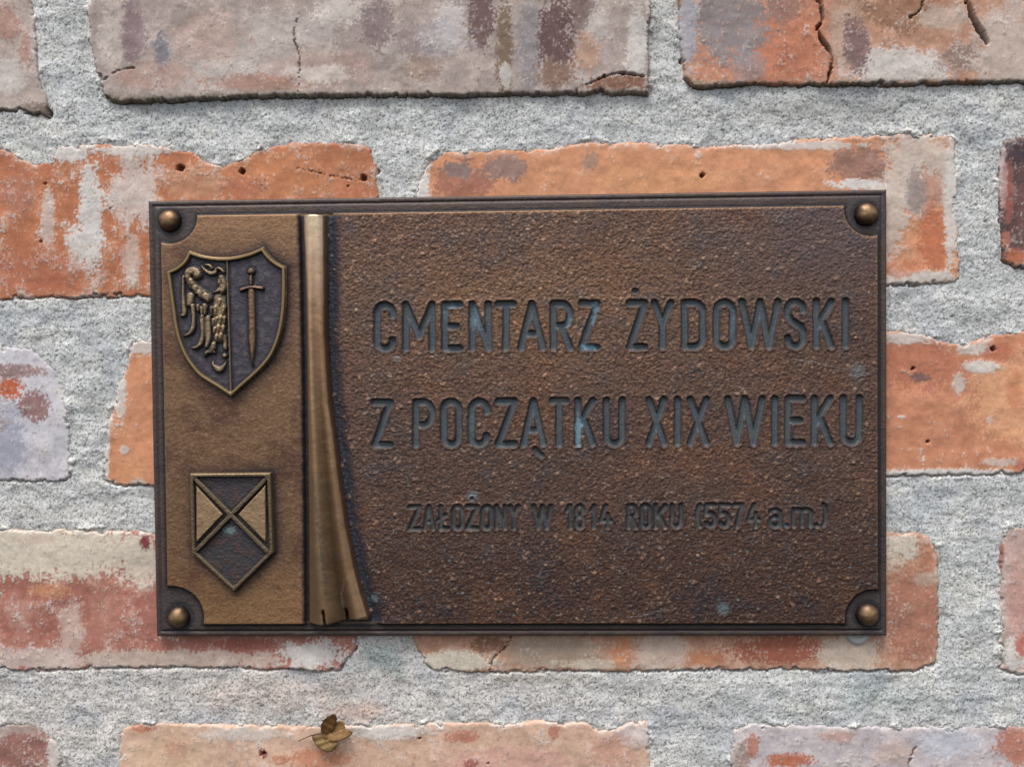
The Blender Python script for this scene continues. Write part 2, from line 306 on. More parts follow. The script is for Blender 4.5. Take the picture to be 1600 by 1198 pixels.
brick([(1146, 1140), (1160, 1132), (1250, 1134), (1400, 1136), (1600, 1134), (2040, 1132), (2040, 1365), (1138, 1365), (1142, 1180)], 5, (196, 186, 186),
      [((192, 112, 84), 1232, 1188, 40, 12, 1.1), ((160, 130, 118), 1156, 1180, 18, 20, .8), ((186, 108, 84), 1176, 1166, 10, 20, .8), ((196, 152, 140), 1310, 1150, 30, 10, .8), ((200, 170, 158), 1400, 1176, 40, 20, .7), ((190, 116, 94), 1590, 1165, 36, 34, .9), ((196, 200, 206), 1480, 1160, 50, 24, .7)],
      cracks=[([(1434, 1166), (1426, 1180), (1421, 1198), (1421, 1230)], 1.0)], lime=.3, label='whitish brick with red patches in the lower right corner')
# courses beyond the frame
def plain(x0, y0, x1, y1, c):
    brick(box(x0, y0, x1, y1, 10), 7, c, [(WH, (x0+x1)/2, (y0+y1)/2, 200, 60, .5)], lime=.3, streak=.4, label='weathered brick outside the closest courses')
plain(-300, -370, 560, -140, (190, 130, 104)); plain(630, -372, 1480, -142, (186, 150, 132)); plain(1545, -372, 2400, -146, (190, 122, 94))
plain(-800, 238, -330, 464, (186, 140, 116)); plain(-800, 832, -330, 1046, (190, 130, 104))
plain(1765, 512, 2400, 738, (180, 128, 110)); plain(2110, 1134, 2400, 1365, (180, 118, 96)); plain(-800, 1130, -365, 1365, (186, 128, 104))
plain(-800, 1420, 260, 1650, (186, 128, 104)); plain(330, 1420, 1180, 1650, (196, 150, 132)); plain(1250, 1420, 2400, 1650, (190, 120, 94))
plain(-800, -370, -365, -140, (180, 140, 124)); plain(2160, -80, 2400, 128, (186, 138, 118))

PLQ_W, PLQ_H = 1134.7, 680.75
SMOOTH = (4, 7, 8)
def wall_eval(U, V):
    px, py = project(U, V, 4.0)
    px = px.astype(np.float32); py = py.astype(np.float32)
    wx = px+3.4*fbm(px, py, 26, 3, 1)+1.2*fbm(px, py, 5, 2, 2); wy = py+3.2*fbm(px, py, 24, 3, 5)+1.2*fbm(px, py, 5, 2, 6)
    best = np.full(px.shape, 1e6, np.float32); idx = np.zeros(px.shape, np.int32)
    for k, b in enumerate(BR):
        P = np.array(b['poly']); x0, y0 = P.min(0)-60; x1, y1 = P.max(0)+60
        js, is_ = np.nonzero((px > x0) & (px < x1) & (py > y0) & (py < y1))
        if len(js) == 0: continue
        d = poly_sdf(wx[js, is_], wy[js, is_], b['poly']).astype(np.float32)
        cur = best[js, is_]; m_ = d < cur
        best[js[m_], is_[m_]] = d[m_]; idx[js[m_], is_[m_]] = k
    sd = best+4.5*ss(.22, .6, fbm(px, py, 19, 3, 81))+1.6*ss(.1, .6, fbm(px, py, 7, 2, 83))
    n30 = fbm(px, py, 34, 4, 11); n12 = fbm(px, py, 13, 4, 15, .6); n5 = fbm(px, py, 4.2, 3, 19, .6); nst = fbm(px/1.0, py/5.0, 9, 4, 23, .6)
    n90 = fbm(px, py, 90, 3, 31)
    # brick faces
    H = np.zeros(px.shape, np.float32); C = np.zeros(px.shape+(3,), np.float32); hol = np.zeros(px.shape, np.float32); low = np.zeros(px.shape, np.float32)
    for k, b in enumerate(BR):
        sel = (idx == k) & (sd < 12)
        if not sel.any(): continue
        x, y, s = px[sel], py[sel], sd[sel]; a30, a12, a5, ast, a90 = n30[sel], n12[sel], n5[sel], nst[sel], n90[sel]
        P = np.array(b['poly']); ymid, yh = (P[:, 1].min()+P[:, 1].max())/2, (P[:, 1].max()-P[:, 1].min())/2
        edge_n = 0.45*a12+0.55*a5+0.35*a30+b['streak']*0.5*ast
        c = np.ones(x.shape+(3,))*lin(b['base'])
        ro = .22 if k in (SMOOTH) else 1.0                               # how rough and mottled this brick is
        c = c*(1+0.16*a30+0.10*a90)[:, None]
        c = mix(c, lin((138, 96, 88)), ss(.12, .5, .6*a12+.6*a5+.3*ast)*.40*ro); c = mix(c, lin((226, 206, 190)), ss(.12, .5, -.6*a12+.4*a30-.5*a5)*.34*ro)
        limew = np.zeros_like(s)
        if b['lime'] > 0:
            w = ss(.66-b['lime'], .78-b['lime'], 0.6*a30+0.5*a12+0.6*a5+b['streak']*.5*ast)*.75
            c = mix(c, lin(WH), w); limew = w
        for col, cx, cy, rx, ry, st in b['pat']:
            r = np.hypot((x-cx)/rx, (y-cy)/ry)
            w = ss(0.0, .20, (1.06-r)*1.0+edge_n*0.95)*min(st, 1.0)*(1-.25*ss(0, .6, a12))
            w = w*ss(1.9, 1.3, r)
            c = mix(c, lin(col), w)
            if col is WH or sum(col) > 560: limew = np.maximum(limew, w)
        w = ss(-9, -1, s+6*a12+4*a5+3*a30)*max(b['edge'], .5)*np.clip(ss(-.25, .45, a30+.5*a12+.3*a90), .1, 1); c = mix(c, lin((216, 206, 196)), w)
        low_k = ss(.80, .97, (y-ymid)/yh)
        if b['moss'] > 0:
            w = low_k*ss(-11, -3, s+5*a12+4*a30)*b['moss']; c = mix(c, lin(MO), w*(.35+.5*ss(-.3, .4, a5+.6*a30)))
        face = (b['h']*.62 if b['h'] < 10 else b['h']-3)+1.5*a90*1.6+1.1*a30+0.28*a12+0.10*a5+limew*0.5+limew*a5*0.22
        t = np.maximum(-s, 0)
        face = face-ss(3.2, 0, t)*(1.2+2.0*a12+1.5*a5)                       # worn arris
        face = np.where(s > 0, face-s*5.0, face)                    # side of the brick
        hk = np.zeros_like(s)
        for hx, hy, hr in b['holes']:
            r = np.hypot(x-hx, (y-hy)*1.1)+a5*2.2+a12*2.2
            w = ss(hr, hr*.55, r); hk = np.maximum(hk, w)
        sel_p = ss(.72, .88, noise(x/2.6, y/2.6, 91)+.55*a30+.3*a12)*ro; c = mix(c, lin((92, 66, 60)), sel_p*.6); face = face-sel_p*.4   # small pores
        c = mix(c, lin((228, 214, 204)), ss(.58, .85, noise(x/3.6, y/4.6, 95)+.7*a12+.5*a30+.2*ast)*.4*ro)
        for pts, cw in b['cracks']:
            sp = spline(pts, 5)
            d = line_dist(x+3.2*a12+1.2*a5, y+2.2*a5, [tuple(q) for q in sp])
            cv = cw*np.clip(1+1.3*a12+.8*a30, .25, 2.0); w = ss(cv*1.3, cv*.4, d)*min(1, .2+cw*.4); hk = np.maximum(hk, w)
        face = face-hk*11
        c = mix(c, lin((74, 52, 46)), hk*.8)
        c = c*(1+.10*a5*ss(-.2, .5, a30))[:, None]
        g_ = (c@np.array([.25, .6, .15]))[:, None]; c = g_+(c-g_)*.95; sat_ = np.clip((c[:, 0]-c[:, 2])/(c[:, 0]+1e-3), 0, 1); c[:, 1] *= 1+.08*sat_; c[:, 2] *= 1.04
        H[sel] = face; C[sel] = c; low[sel] = low_k
    # mortar
    coarse = fbm(px, py, 60, 3, 41); grit = fbm(px, py, 6.5, 3, 45, .65); gr2 = noise(px/2.6, py/2.6, 51)
    grn = worley(px, py, 4.6, 3); mh = 1.9+2.6*coarse+2.2*n30+.6*n12+0.35*grit+0.6*grn+.25*gr2+.6*fbm(px/3.2, py, 13, 3, 71)
    pits = .7*ss(.52, .85, fbm(px, py, 7.5, 2, 55)); mh = mh-pits*1.8
    crackn = ss(-.25, .35, n30+.6*n12+.25)
    cw = (0.10+0.75*low)*crackn*1.1+low*.12
    mh = mh-np.exp(-((sd-1.2)/1.7)**2)*9*np.clip(cw, 0, 1.1)
    mh = mh+ss(14, 2, sd)*ss(.1, .5, n30)*(1-low)*3.0
    for gx, gy, gr in [(74, 178, 9), (588, 268, 6), (729, 148, 4), (552, 1012, 7), (1563, 345, 4), (1066, 95, 5)]:
        mh = mh-ss(gr, gr*.4, np.hypot(px-gx, py-gy)+2*n12)*12
    mh = np.where(sd < 0, mh+sd*np.clip(1.1+1.4*n30+1.8*n12+.9*n5, .1, 4), mh); mh = np.where(sd < -5, mh+(sd+5)*4, mh)
    mc = np.ones(px.shape+(3,))*lin((212, 213, 212))
    smear = fbm(px/2.4, py, 38, 4, 77); mc = mix(mc, lin((228, 224, 216)), ss(0, .5, smear)*.4); mc = mix(mc, lin((160, 162, 164)), ss(.15, .6, -smear)*.3)
    mc = mix(mc, lin((226, 214, 206)), ss(600, 1150, py+60*n90)*ss(1300, 700, px)*.45)
    mc = mix(mc, lin((232, 229, 222)), ss(13, 1, sd+5*n12)*(1-low)*ss(-.2, .4, n30)*.6)
    pep = ss(.40, .72, noise(px/2.1, py/1.9, 97)+.35*n12+.3*n30); mc = mix(mc, lin((104, 104, 106)), pep*.75); mh = mh-pep*.9
    mc = mc*(.77+.10*coarse+.10*n30+.10*grit+.22*grn)[..., None]*np.array([.995, 1.0, .995])
    mc = mix(mc, lin((112, 112, 110)), pits*.7)
    mc = mix(mc, lin((204, 203, 198)), ss(.2, .6, n12)*.4)
    mc = mix(mc, lin((166, 172, 182)), ss(0, .6, n90)*.4)
    for col, cx, cy, rx, ry, st in [((200, 174, 160), 430, 1085, 170, 40, .35), ((198, 166, 150), 560, 1110, 60, 20, .6), ((160, 178, 172), 1365, 1085, 60, 36, .3), ((142, 158, 156), 600, 1030, 50, 30, .7),
                                    ((206, 203, 196), 660, 275, 34, 30, .9), ((206, 206, 204), 90, 236, 50, 8, .7), ((166, 158, 146), 850, 1062, 90, 14, .6), ((154, 152, 148), 1300, 172, 260, 30, .5), ((168, 166, 160), 1020, 60, 22, 90, .5), ((158, 156, 150), 130, 60, 10, 60, .3)]:
        r = np.hypot((px-cx)/rx, (py-cy)/ry)
        mc = mix(mc, lin(col), ss(0, .9, 1.1-r+.5*n30+.3*n12)*st)
    mc = mix(mc, lin((120, 108, 96)), np.exp(-((sd-1.0)/1.6)**2)*np.clip(cw, 0, 1)*.6)
    one = np.ones(px.shape+(1,))
    return sd, idx, H, np.concatenate([C, one], -1), mh, np.concatenate([np.clip(mc, .01, .9), one], -1)

wall = empty('brick_wall', (0, 0, ZC), 'old wall of weathered orange and whitewashed bricks in thick grey mortar', 'wall')
FU, FV = 900.0, 690.0
SF, SC = 1.7, 10.0
nfu, nfv = int(2*FU/SF), int(2*FV/SF)
FU, FV = nfu*SF/2, nfv*SF/2
uf = -FU+SF*np.arange(nfu+1); vf = -FV+SF*np.arange(nfv+1)
UF, VF = np.meshgrid(uf, vf)
fine = wall_eval(UF, VF)
nc = int(2*1400/SC)+1
uc = np.unique(np.concatenate([np.linspace(-1400, -FU, 50), np.linspace(-FU, FU, 180), np.linspace(FU, 1400, 50)]))
vc = np.unique(np.concatenate([np.linspace(-960, -FV, 28), np.linspace(-FV, FV, 138), np.linspace(FV, 960, 28)]))
UC, VC = np.meshgrid(uc, vc)
coarse_ = wall_eval(UC, VC)
hidden_f = (np.abs(UF) < PLQ_W/2-45) & (np.abs(VF) < PLQ_H/2-45)
hidden_c = (np.abs(UC) < PLQ_W/2-30) & (np.abs(VC) < PLQ_H/2-30)
out_c = (np.abs(UC) > FU-.01) | (np.abs(VC) > FV-.01)
cell_out = corner_all(np.abs(UC) > FU-.01) | corner_all(np.abs(VC) > FV-.01)
def wall_part(name, sel_fn, which, parent, mat):
    parts = []
    for U, V, ev, allow in ((UF, VF, fine, ~corner_all(hidden_f)), (UC, VC, coarse_, cell_out | corner_all(hidden_c))):
        keep = sel_fn(ev, U) & allow
        if keep.any():
            Hh, C = (ev[2], ev[3]) if which == 'brick' else (ev[4], ev[5])
            parts.append(cells(U, V, Hh, C, keep))
    if not parts: return None
    co, q, c = join_cells(parts)
    if which == 'brick':
        ctr = co.mean(0); ctr[1] = 0; co = co-ctr
        return link(name, mesh_np(name, co, q, c), mat, parent, tuple(ctr))
    return link(name, mesh_np(name, co, q, c), mat, parent)
wall_part('mortar', lambda ev, U: corner_any(ev[0] > (-7 if U is UF else -14)), 'mortar', wall, M_MORTAR)
for k, b in enumerate(BR):
    o = wall_part('brick', lambda ev, U: corner_any((ev[1] == k) & (ev[0] < (4.5 if U is UF else 7))), 'brick', wall, M_BRICK)
    if o is not None and not b['label'].startswith('weathered brick outside'): o['label'] = b['label']

# ------------------------------------------------------------------ the bronze plaque
RIM, PAN = 20.0, 28.0
plaque = empty('memorial_plaque', (0, 0, ZC), 'bronze plaque with two shields and engraved Polish text, riveted to the brick wall', 'plaque')

# --- glyph strokes (centre lines) in a box
def arc(cx, cy, rx, ry, a0, a1, n=10):
    return [(cx+rx*math.cos(math.radians(a0+(a1-a0)*i/n)), cy+ry*math.sin(math.radians(a0+(a1-a0)*i/n))) for i in range(n+1)]
def glyph(ch, x0, y0, x1, y1):
    w, h = x1-x0, y1-y0; xm, ym = (x0+x1)/2, (y0+y1)/2; r = w/2
    if ch == 'C': return [[(x1, y0+h*.24)]+arc(xm, y0+r, r, r, 0, -180)+arc(xm, y1-r, r, r, 180, 0)+[(x1, y1-h*.20)]]
    if ch == 'M': return [[(x0, y1), (x0, y0), (xm, y0+h*.72), (x1, y0), (x1, y1)]]
    if ch == 'E': return [[(x1, y0), (x0, y0), (x0, y1), (x1, y1)], [(x0, ym), (x0+w*.78, ym)]]
    if ch == 'N': return [[(x0, y1), (x0, y0), (x1, y1), (x1, y0)]]
    if ch == 'T': return [[(x0, y0), (x1, y0)], [(xm, y0), (xm, y1)]]
    if ch == 'A': return [[(x0, y1), (xm, y0), (x1, y1)], [(x0+w*.17, y0+h*.68), (x1-w*.17, y0+h*.68)]]
    if ch == 'R': return [[(x0, y1), (x0, y0), (xm, y0)]+arc(xm, y0+h*.25, r, h*.25, -90, 90)+[(x0, y0+h*.5)], [(xm-w*.05, y0+h*.5), (x1, y1)]]
    if ch == 'P': return [[(x0, y1), (x0, y0), (xm, y0)]+arc(xm, y0+h*.27, r, h*.27, -90, 90)+[(x0, y0+h*.54)]]
    if ch == 'Z': return [[(x0, y0), (x1, y0), (x0, y1), (x1, y1)]]
    if ch == 'Y': return [[(x0, y0), (xm, y0+h*.5), (x1, y0)], [(xm, y0+h*.5), (xm, y1)]]
    if ch == 'D': return [[(x0, y0), (xm, y0)]+arc(xm, y0+r*1.1, r, r*1.1, -90, 0)+arc(xm, y1-r*1.1, r, r*1.1, 0, 90)+[(x0, y1), (x0, y0)]]
    if ch == 'O': return [arc(xm, y0+r, r, r, -180, 0)+arc(xm, y1-r, r, r, 0, 180)+[(x0, y0+r)]]
    if ch == 'W': return [[(x0, y0), (x0+w*.26, y1), (xm, y0), (x1-w*.26, y1), (x1, y0)]]
    if ch == 'S': return [[(x1, y0+h*.2)]+arc(xm, y0+r, r, r, 0, -180)+[(x0, y0+h*.3), (x0+w*.25, y0+h*.43), (x1-w*.15, y0+h*.56), (x1, y0+h*.68)]+arc(xm, y1-r, r, r, 0, 180)+[(x0, y1-h*.18)]]
    if ch == 'K': return [[(x0, y0), (x0, y1)], [(x1, y0), (x0, y0+h*.62)], [(x0+w*.36, y0+h*.42), (x1, y1)]]
    if ch == 'I': return [[(xm, y0), (xm, y1)]]
    if ch == 'U': return [[(x0, y0)]+arc(xm, y1-r, r, r, 180, 0)+[(x1, y0)]]
    if ch == 'X': return [[(x0, y0), (x1, y1)], [(x1, y0), (x0, y1)]]
    if ch == 'L': return [[(x0+w*.2, y0), (x0+w*.2, y1), (x1, y1)], [(x0-w*.05, y0+h*.62), (x0+w*.75, y0+h*.38)]]      # L with stroke
    if ch == '1': return [[(x0, y0+h*.22), (x1, y0), (x1, y1)]]
    if ch == '8': return [arc(xm, y0+h*.25, r*.85, h*.25, 90, 450, 16), arc(xm, y0+h*.73, r, h*.27, -90, 270, 16)]
    if ch == '4': return [[(xm, y0), (x0, y0+h*.7), (x1, y0+h*.7)], [(x0+w*.72, y0+h*.42), (x0+w*.72, y1)]]
    if ch == '5': return [[(x1, y0), (x0+w*.1, y0), (x0+w*.05, y0+h*.42), (xm, y0+h*.38)]+arc(xm, y0+h*.68, r, h*.3, -80, 150)]
    if ch == '7': return [[(x0, y0), (x1, y0), (x0+w*.35, y1)]]
    if ch == 'a': return [arc(xm, y0+r*.7, r, r*.7, -170, 0)+[(x1, y1)], arc(xm-w*.05, y1-h*.28, r*.95, h*.28, 20, 340, 14)]
    if ch == 'm': return [[(x0, y1), (x0, y0)], arc(x0+w*.25, y0+w*.22, w*.25, w*.22, -180, 0)+[(xm, y1)], arc(x0+w*.75, y0+w*.22, w*.25, w*.22, -180, 0)+[(x1, y1)]]
    if ch == '(': return [arc(x1, ym, w, h/2, -100, -260, 10)]
    if ch == ')': return [arc(x0, ym, w, h/2, -80, 80, 10)]
    if ch == '.': return [[(xm, y1)]]
LET = []   # (char, strokes, half width, depth)
def row(items, yl, yr, ybl, ybr, xa, xb, hw, dep):
    for it in items:
        ch, x0, x1 = it[0], it[1], it[2]; t = ((x0+x1)/2-xa)/(xb-xa)
        y0, y1 = yl+(yr-yl)*t+hw, ybl+(ybr-ybl)*t-hw
        base = {'Ż': 'Z', 'Ą': 'A'}.get(ch, ch)
        if ch == 'a' or ch == 'm': y0 = y0+(y1-y0)*.24
        st = glyph(base, x0+hw, y0, x1-hw, y1)
        st = [(s, hw) for s in st]
        xm = (x0+x1)/2
        if ch == 'Ż': st.append(([(xm-3 if hw > 4 else xm, y0-hw-(14 if hw > 4 else 9))], hw*.85))
        if ch == 'Ą': st.append(([(xm+3, y1+hw+3), (xm+6, y1+hw+8), (xm+13, y1+hw+13)], hw*.8))
        LET.append((ch, st, hw, dep))
row([('C', 584, 618), ('M', 629, 680), ('E', 690, 723), ('N', 733, 768), ('T', 774, 807), ('A', 809, 853), ('R', 860, 895.5), ('Z', 904, 938),
     ('Ż', 979, 1012), ('Y', 1018, 1053), ('D', 1065, 1103), ('O', 1115, 1150), ('W', 1155, 1221), ('S', 1226, 1260), ('K', 1271, 1304), ('I', 1315, 1328)], 472, 466, 550, 545, 584, 1328, 4.9, 5.5)
row([('Z', 580, 614), ('P', 645, 679.5), ('O', 688, 721.5), ('C', 731.5, 765), ('Z', 774, 809), ('Ą', 813, 854), ('T', 858, 889), ('K', 898, 931), ('U', 943, 977),
     ('X', 1009.5, 1043), ('I', 1053.5, 1064.5), ('X', 1074, 1108.5), ('W', 1132.7, 1196.5), ('I', 1205, 1217), ('E', 1227, 1259), ('K', 1268, 1302), ('U', 1313, 1348)], 624, 617, 700, 696, 580, 1348, 4.9, 5.5)
row([('Z', 637, 658.5), ('A', 660, 680), ('L', 683, 703), ('O', 705.5, 725), ('Ż', 727, 748.5), ('O', 751, 770), ('N', 773, 792), ('Y', 794, 812.5), ('W', 831, 864), ('1', 883, 894), ('8', 897, 915), ('1', 921, 931), ('4', 936, 957),
     ('R', 979, 997), ('O', 1000, 1018), ('K', 1021.6, 1042), ('U', 1047, 1067), ('(', 1087, 1098), ('5', 1100, 1120), ('5', 1122, 1142), ('7', 1144, 1163), ('4', 1167, 1189), ('a', 1201, 1222),
     ('.', 1225, 1233), ('m', 1237, 1270), ('.', 1272, 1280), (')', 1283, 1294)], 789, 785, 829, 824, 637, 1294, 3.1, 3.6)

# --- outlines in photograph pixels
def z2(p): return [(245+x/4.436, 370+y/4.436) for x, y in p]
def z3(p): return [(225+x/3.865, 700+y/3.865) for x, y in p]
SH1 = z2([(62, 238), (130, 208), (185, 160), (218, 92), (300, 122), (390, 138), (478, 138), (560, 130), (650, 105), (734, 68), (770, 122), (825, 172), (890, 208), (890, 330), (884, 500), (872, 610), (852, 700), (812, 800),
          (750, 890), (670, 970), (590, 1040), (512, 1112), (420, 1050), (300, 975), (235, 905), (180, 820), (140, 720), (115, 620), (98, 500), (80, 370)])
SH1 = z2([tuple(q) for seg in ([(62, 238), (130, 208), (185, 160), (218, 92)], [(218, 92), (300, 122), (390, 138), (478, 141), (560, 130), (650, 105), (734, 68)], [(734, 68), (770, 122), (825, 172), (890, 208)],
       [(890, 208), (892, 330), (886, 500), (862, 660), (812, 800), (750, 890), (670, 970), (590, 1040), (512, 1112)], [(512, 1112), (420, 1050), (300, 975), (235, 905), (180, 820), (140, 720), (115, 620), (98, 500), (62, 238)]) for q in spline(seg, 5)[:-1]])
SH2 = z3([(272, 152), (765, 148), (782, 632), (542, 870), (284, 632)])
HORN_L = ([334, 400, 500, 600, 700, 800, 972], [473, 475.5, 477.5, 479, 480.5, 481.5, 482.5])
HORN_R = ([334, 420, 510, 570, 630, 671, 748, 825, 887, 925, 961], [510.5, 511.5, 512, 515, 519, 525, 534, 545, 557, 567, 578])

gu = np.arange(-PLQ_W/2, PLQ_W/2+.01, PLQ_W/900)
gv = np.arange(-PLQ_H/2, PLQ_H/2+.01, PLQ_H/620)
GU, GV = np.meshgrid(gu, gv)
PX, PY = [a.astype(np.float32) for a in project(GU, GV, PAN)]
SX, SY = [a.astype(np.float32) for a in project(GU, GV, PAN+8)]
e_l, e_r, e_b, e_t = GU+PLQ_W/2, PLQ_W/2-GU, GV+PLQ_H/2, PLQ_H/2-GV
edge = np.minimum(np.minimum(e_l, e_r), np.minimum(e_b, e_t))
RIV = [(264, 344, 19.5), (1355, 334, 19.5), (278, 964, 19), (1357, 960, 19.5)]
CUT = [(264, 338, 41), (1362, 327, 40), (268, 966, 48), (1366, 966, 43)]
pan_sd = np.maximum(np.maximum(20-e_l, 14-e_r), np.maximum(19-e_b, 23-e_t))     # <0 inside the raised panel
for cx, cy, r in CUT: pan_sd = np.maximum(pan_sd, r-np.hypot(PX-cx, PY-cy))
N1 = fbm(PX, PY, 110, 4, 61); N2 = fbm(PX, PY, 30, 4, 65); N3 = fbm(PX, PY, 7.5, 3, 69, .65); N4 = fbm(PX, PY, 4.0, 2, 73)
# rim
rim = RIM-ss(2.5, 0, edge)*3.0-np.exp(-((edge-8.5)/1.5)**2)*1.6+ss(9, 12, edge)*1.2+.5*N2+.35*N4
ccol = np.ones(PX.shape+(3,))
ccol = ccol*lin((84, 72, 68))
ccol = mix(ccol, lin((96, 78, 68)), ss(-.1, .5, N2)*.6); ccol = mix(ccol, lin((70, 62, 66)), ss(0, .5, N1)*.6)
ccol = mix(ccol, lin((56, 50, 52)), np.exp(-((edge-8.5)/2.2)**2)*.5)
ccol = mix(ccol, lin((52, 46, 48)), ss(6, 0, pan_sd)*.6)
for cx, cy, r in CUT: ccol = mix(ccol, lin((78, 72, 72)), ss(r+2, r-3, np.hypot(PX-cx, PY-cy))*.6)
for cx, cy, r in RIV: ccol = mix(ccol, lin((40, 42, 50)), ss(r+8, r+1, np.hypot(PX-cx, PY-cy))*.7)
wear = np.full(PX.shape, .35)
Hh = rim.copy(); CC = ccol.copy(); WR = wear.copy()
up = ss(0, -3.2, pan_sd)                       # 1 on the panel
# horn distances (positive outside)
xl = np.interp(PY, *HORN_L); xr = np.interp(PY, *HORN_R)
hyl = 335.0
yb = 972+3*np.sin((PX-482)/14.0)-np.interp(PX, [482, 510, 530, 576], [0, 0, -1, 5])
horn_sd = np.maximum(np.maximum(xl-PX, PX-xr), np.maximum(hyl-PY, PY-yb))
horn_sd = horn_sd+.5*N2
is_left = PX < (xl+xr)/2
# panel surfaces
emb = PAN+.8*N1+.5*N2+.15*N3+.35*worley(PX, PY, 3.4, 4)
WG = .5*worley(PX, PY, 4.9, 5)+.55*worley(PX, PY, 3.1, 9); WG = WG-WG.mean()
txt = PAN-.6+.7*N1+.5*N2+.25*N3+1.35*WG
chan = ss(13, 3, horn_sd)                      # channel round the horn
chan = np.where(is_left, ss(9, 3, horn_sd), ss(24, 4, horn_sd))
emb = emb-chan*6.5; txt = txt+.8*ss(.86, 1.0, worley(PX, PY, 12, 6, .95)+.12*N2); txt = txt-chan*7.0
txt = txt-ss(-9, -3, pan_sd)*ss(30, 22, e_t+0*PX)*0
panel_h = np.where(is_left, emb, txt)
# emblem panel colour
ec = np.ones(PX.shape+(3,))*lin((134, 103, 78))
ec = mix(ec, lin((100, 70, 58)), ss(-.1, .45, N1+.4*N2)*.75); ec = mix(ec, lin((172, 138, 108)), ss(.1, .6, N3)*.35)
ec = mix(ec, lin((160, 122, 90)), ss(400, 340, PY)*.6); ec = mix(ec, lin((168, 128, 88)), ss(860, 960, PY+30*N2)*.65)
ec = mix(ec, lin((74, 58, 52)), ss(.1, .6, N4-N3*.4)*.35)
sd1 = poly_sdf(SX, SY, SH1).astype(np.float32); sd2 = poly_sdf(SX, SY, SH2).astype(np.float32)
for s_ in (sd1, sd2): ec = mix(ec, lin((50, 44, 46)), np.exp(-np.maximum(s_-.12*(SX-350)*(s_ is sd1 or 1)*.35, 0)/8.5)*.95)  # dark halo, wider to the right: patina plus the shields' painted shadow
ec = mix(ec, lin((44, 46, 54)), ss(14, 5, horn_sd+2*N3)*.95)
# text panel colour
tc_ = np.ones(PX.shape+(3,))*lin((100, 75, 64))
tc_ = mix(tc_, lin((130, 98, 74)), np.exp(-((PX-820)/330)**2-((PY-470)/130)**2)*.8)  # golden upper middle: patina tone and light painted together
tc_ = mix(tc_, lin((72, 48, 42)), ss(700, 930, PY+60*N1)*.6)  # darker towards the bottom: patina tone and weaker light painted together
tc_ = mix(tc_, lin((72, 66, 70)), ss(.05, .6, N1*.8+N2*.6)*.45)
tc_ = mix(tc_, lin((124, 82, 52)), ss(.1, .6, -N1+.4*N2)*.35)
GT = WG*2.0+.5*N3+.35*N2
tc_ = mix(tc_, lin((190, 156, 126)), ss(.45, 1.05, GT)*.6)           # worn tops of the grain
tc_ = mix(tc_, lin((48, 40, 42)), ss(.05, .6, -GT)*.6)               # dark dirt between the grains
tc_ = mix(tc_, lin((66, 76, 86)), ss(.35, .7, N4*.7+N2*.7)*.5)
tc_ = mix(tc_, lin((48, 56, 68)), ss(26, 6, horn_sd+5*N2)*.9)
bs = worley(PX, PY, 12, 6, .95)+.12*N2+.06*N4; tc_ = mix(tc_, lin((186, 146, 118)), ss(.88, 1.0, bs)*.5)
tc_ = mix(tc_, lin((98, 88, 94)), ss(1000, 1350, PX+90*N1)*ss(520, 340, PY)*.45); tc_ = mix(tc_, lin((46, 40, 44)), ss(.1, .5, N2+.6*N1)*ss(860, 930, PY)*.5)  # cool satin sheen painted at the upper right; dark blotches near the bottom
spk = ss(.80, .95, fbm(PX, PY, 5, 1, 90)); tc_ = mix(tc_, lin((126, 150, 158)), spk*.5*ss(650, 900, PY))
for x, y, r, st in [(960, 873, 3, .9), (738, 775, 12, .5), (1130, 950, 14, .5), (585, 935, 8, .7), (1340, 580, 18, .3), (620, 560, 8, .3)]:
    tc_ = mix(tc_, lin((128, 152, 160)), ss(r, r*.3, np.hypot(PX-x, PY-y)+3*N3)*st)
for a, b_ in [((1240, 560), (1370, 585)), ((980, 965), (1060, 950)), ((1100, 700), (1190, 650))]:
    tc_ = mix(tc_, lin((150, 140, 138)), ss(1.4, .5, line_dist(PX+2*N2, PY+3*N2, [a, b_]))*.4)
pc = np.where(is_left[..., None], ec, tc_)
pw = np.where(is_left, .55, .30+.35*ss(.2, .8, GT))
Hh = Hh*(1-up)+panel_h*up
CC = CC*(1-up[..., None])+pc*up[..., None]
WR = WR*(1-up)+pw*up
lip = np.exp(-((pan_sd+3.2)/1.6)**2)                                   # bare worn arris, stronger on the upper half as a painted highlight
CC = mix(CC, lin((150, 116, 84)), lip*.75*np.where(PY < 500, 1, .5)); WR = np.maximum(WR, lip*.6)
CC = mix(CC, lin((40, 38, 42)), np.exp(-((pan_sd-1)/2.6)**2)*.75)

# horn
sN = np.clip((PX-xl)/(xr-xl)*2-1, -1, 1); tN = np.clip((PY-335)/(972-335), 0, 1)
prof = 1-np.abs(sN)**2.5*.95
valley = np.exp(-((sN-(.12-.05*tN))/.34)**2)*(.10+.50*tN)
ridge = np.exp(-((sN+.45)/.28)**2)*.22*tN+np.exp(-((sN-.66)/.2)**2)*.22*tN
hh = PAN-6+ss(0, -3.5, horn_sd)*(9+13*(prof-valley+ridge))
for nx, y0, y1, wd in ((508, 950, 974, 2.4), (543, 948, 970, 3.2)):
    hh = hh-ss(wd, wd*.3, np.abs(PX-nx-(PY-y0)*.12))*ss(y0-3, y0+6, PY)*8
hh = hh+.2*N2+.08*N3+.6*N1
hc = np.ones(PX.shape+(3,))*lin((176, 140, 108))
hc = mix(hc, lin((228, 202, 172)), ss(520, 340, PY)*.85)  # paler towards the top: light from above painted in
hc = mix(hc, lin((96, 78, 56)), np.exp(-((sN-.15)/.36)**2)*ss(450, 700, PY)*.75)  # shade of the valley painted into the colour
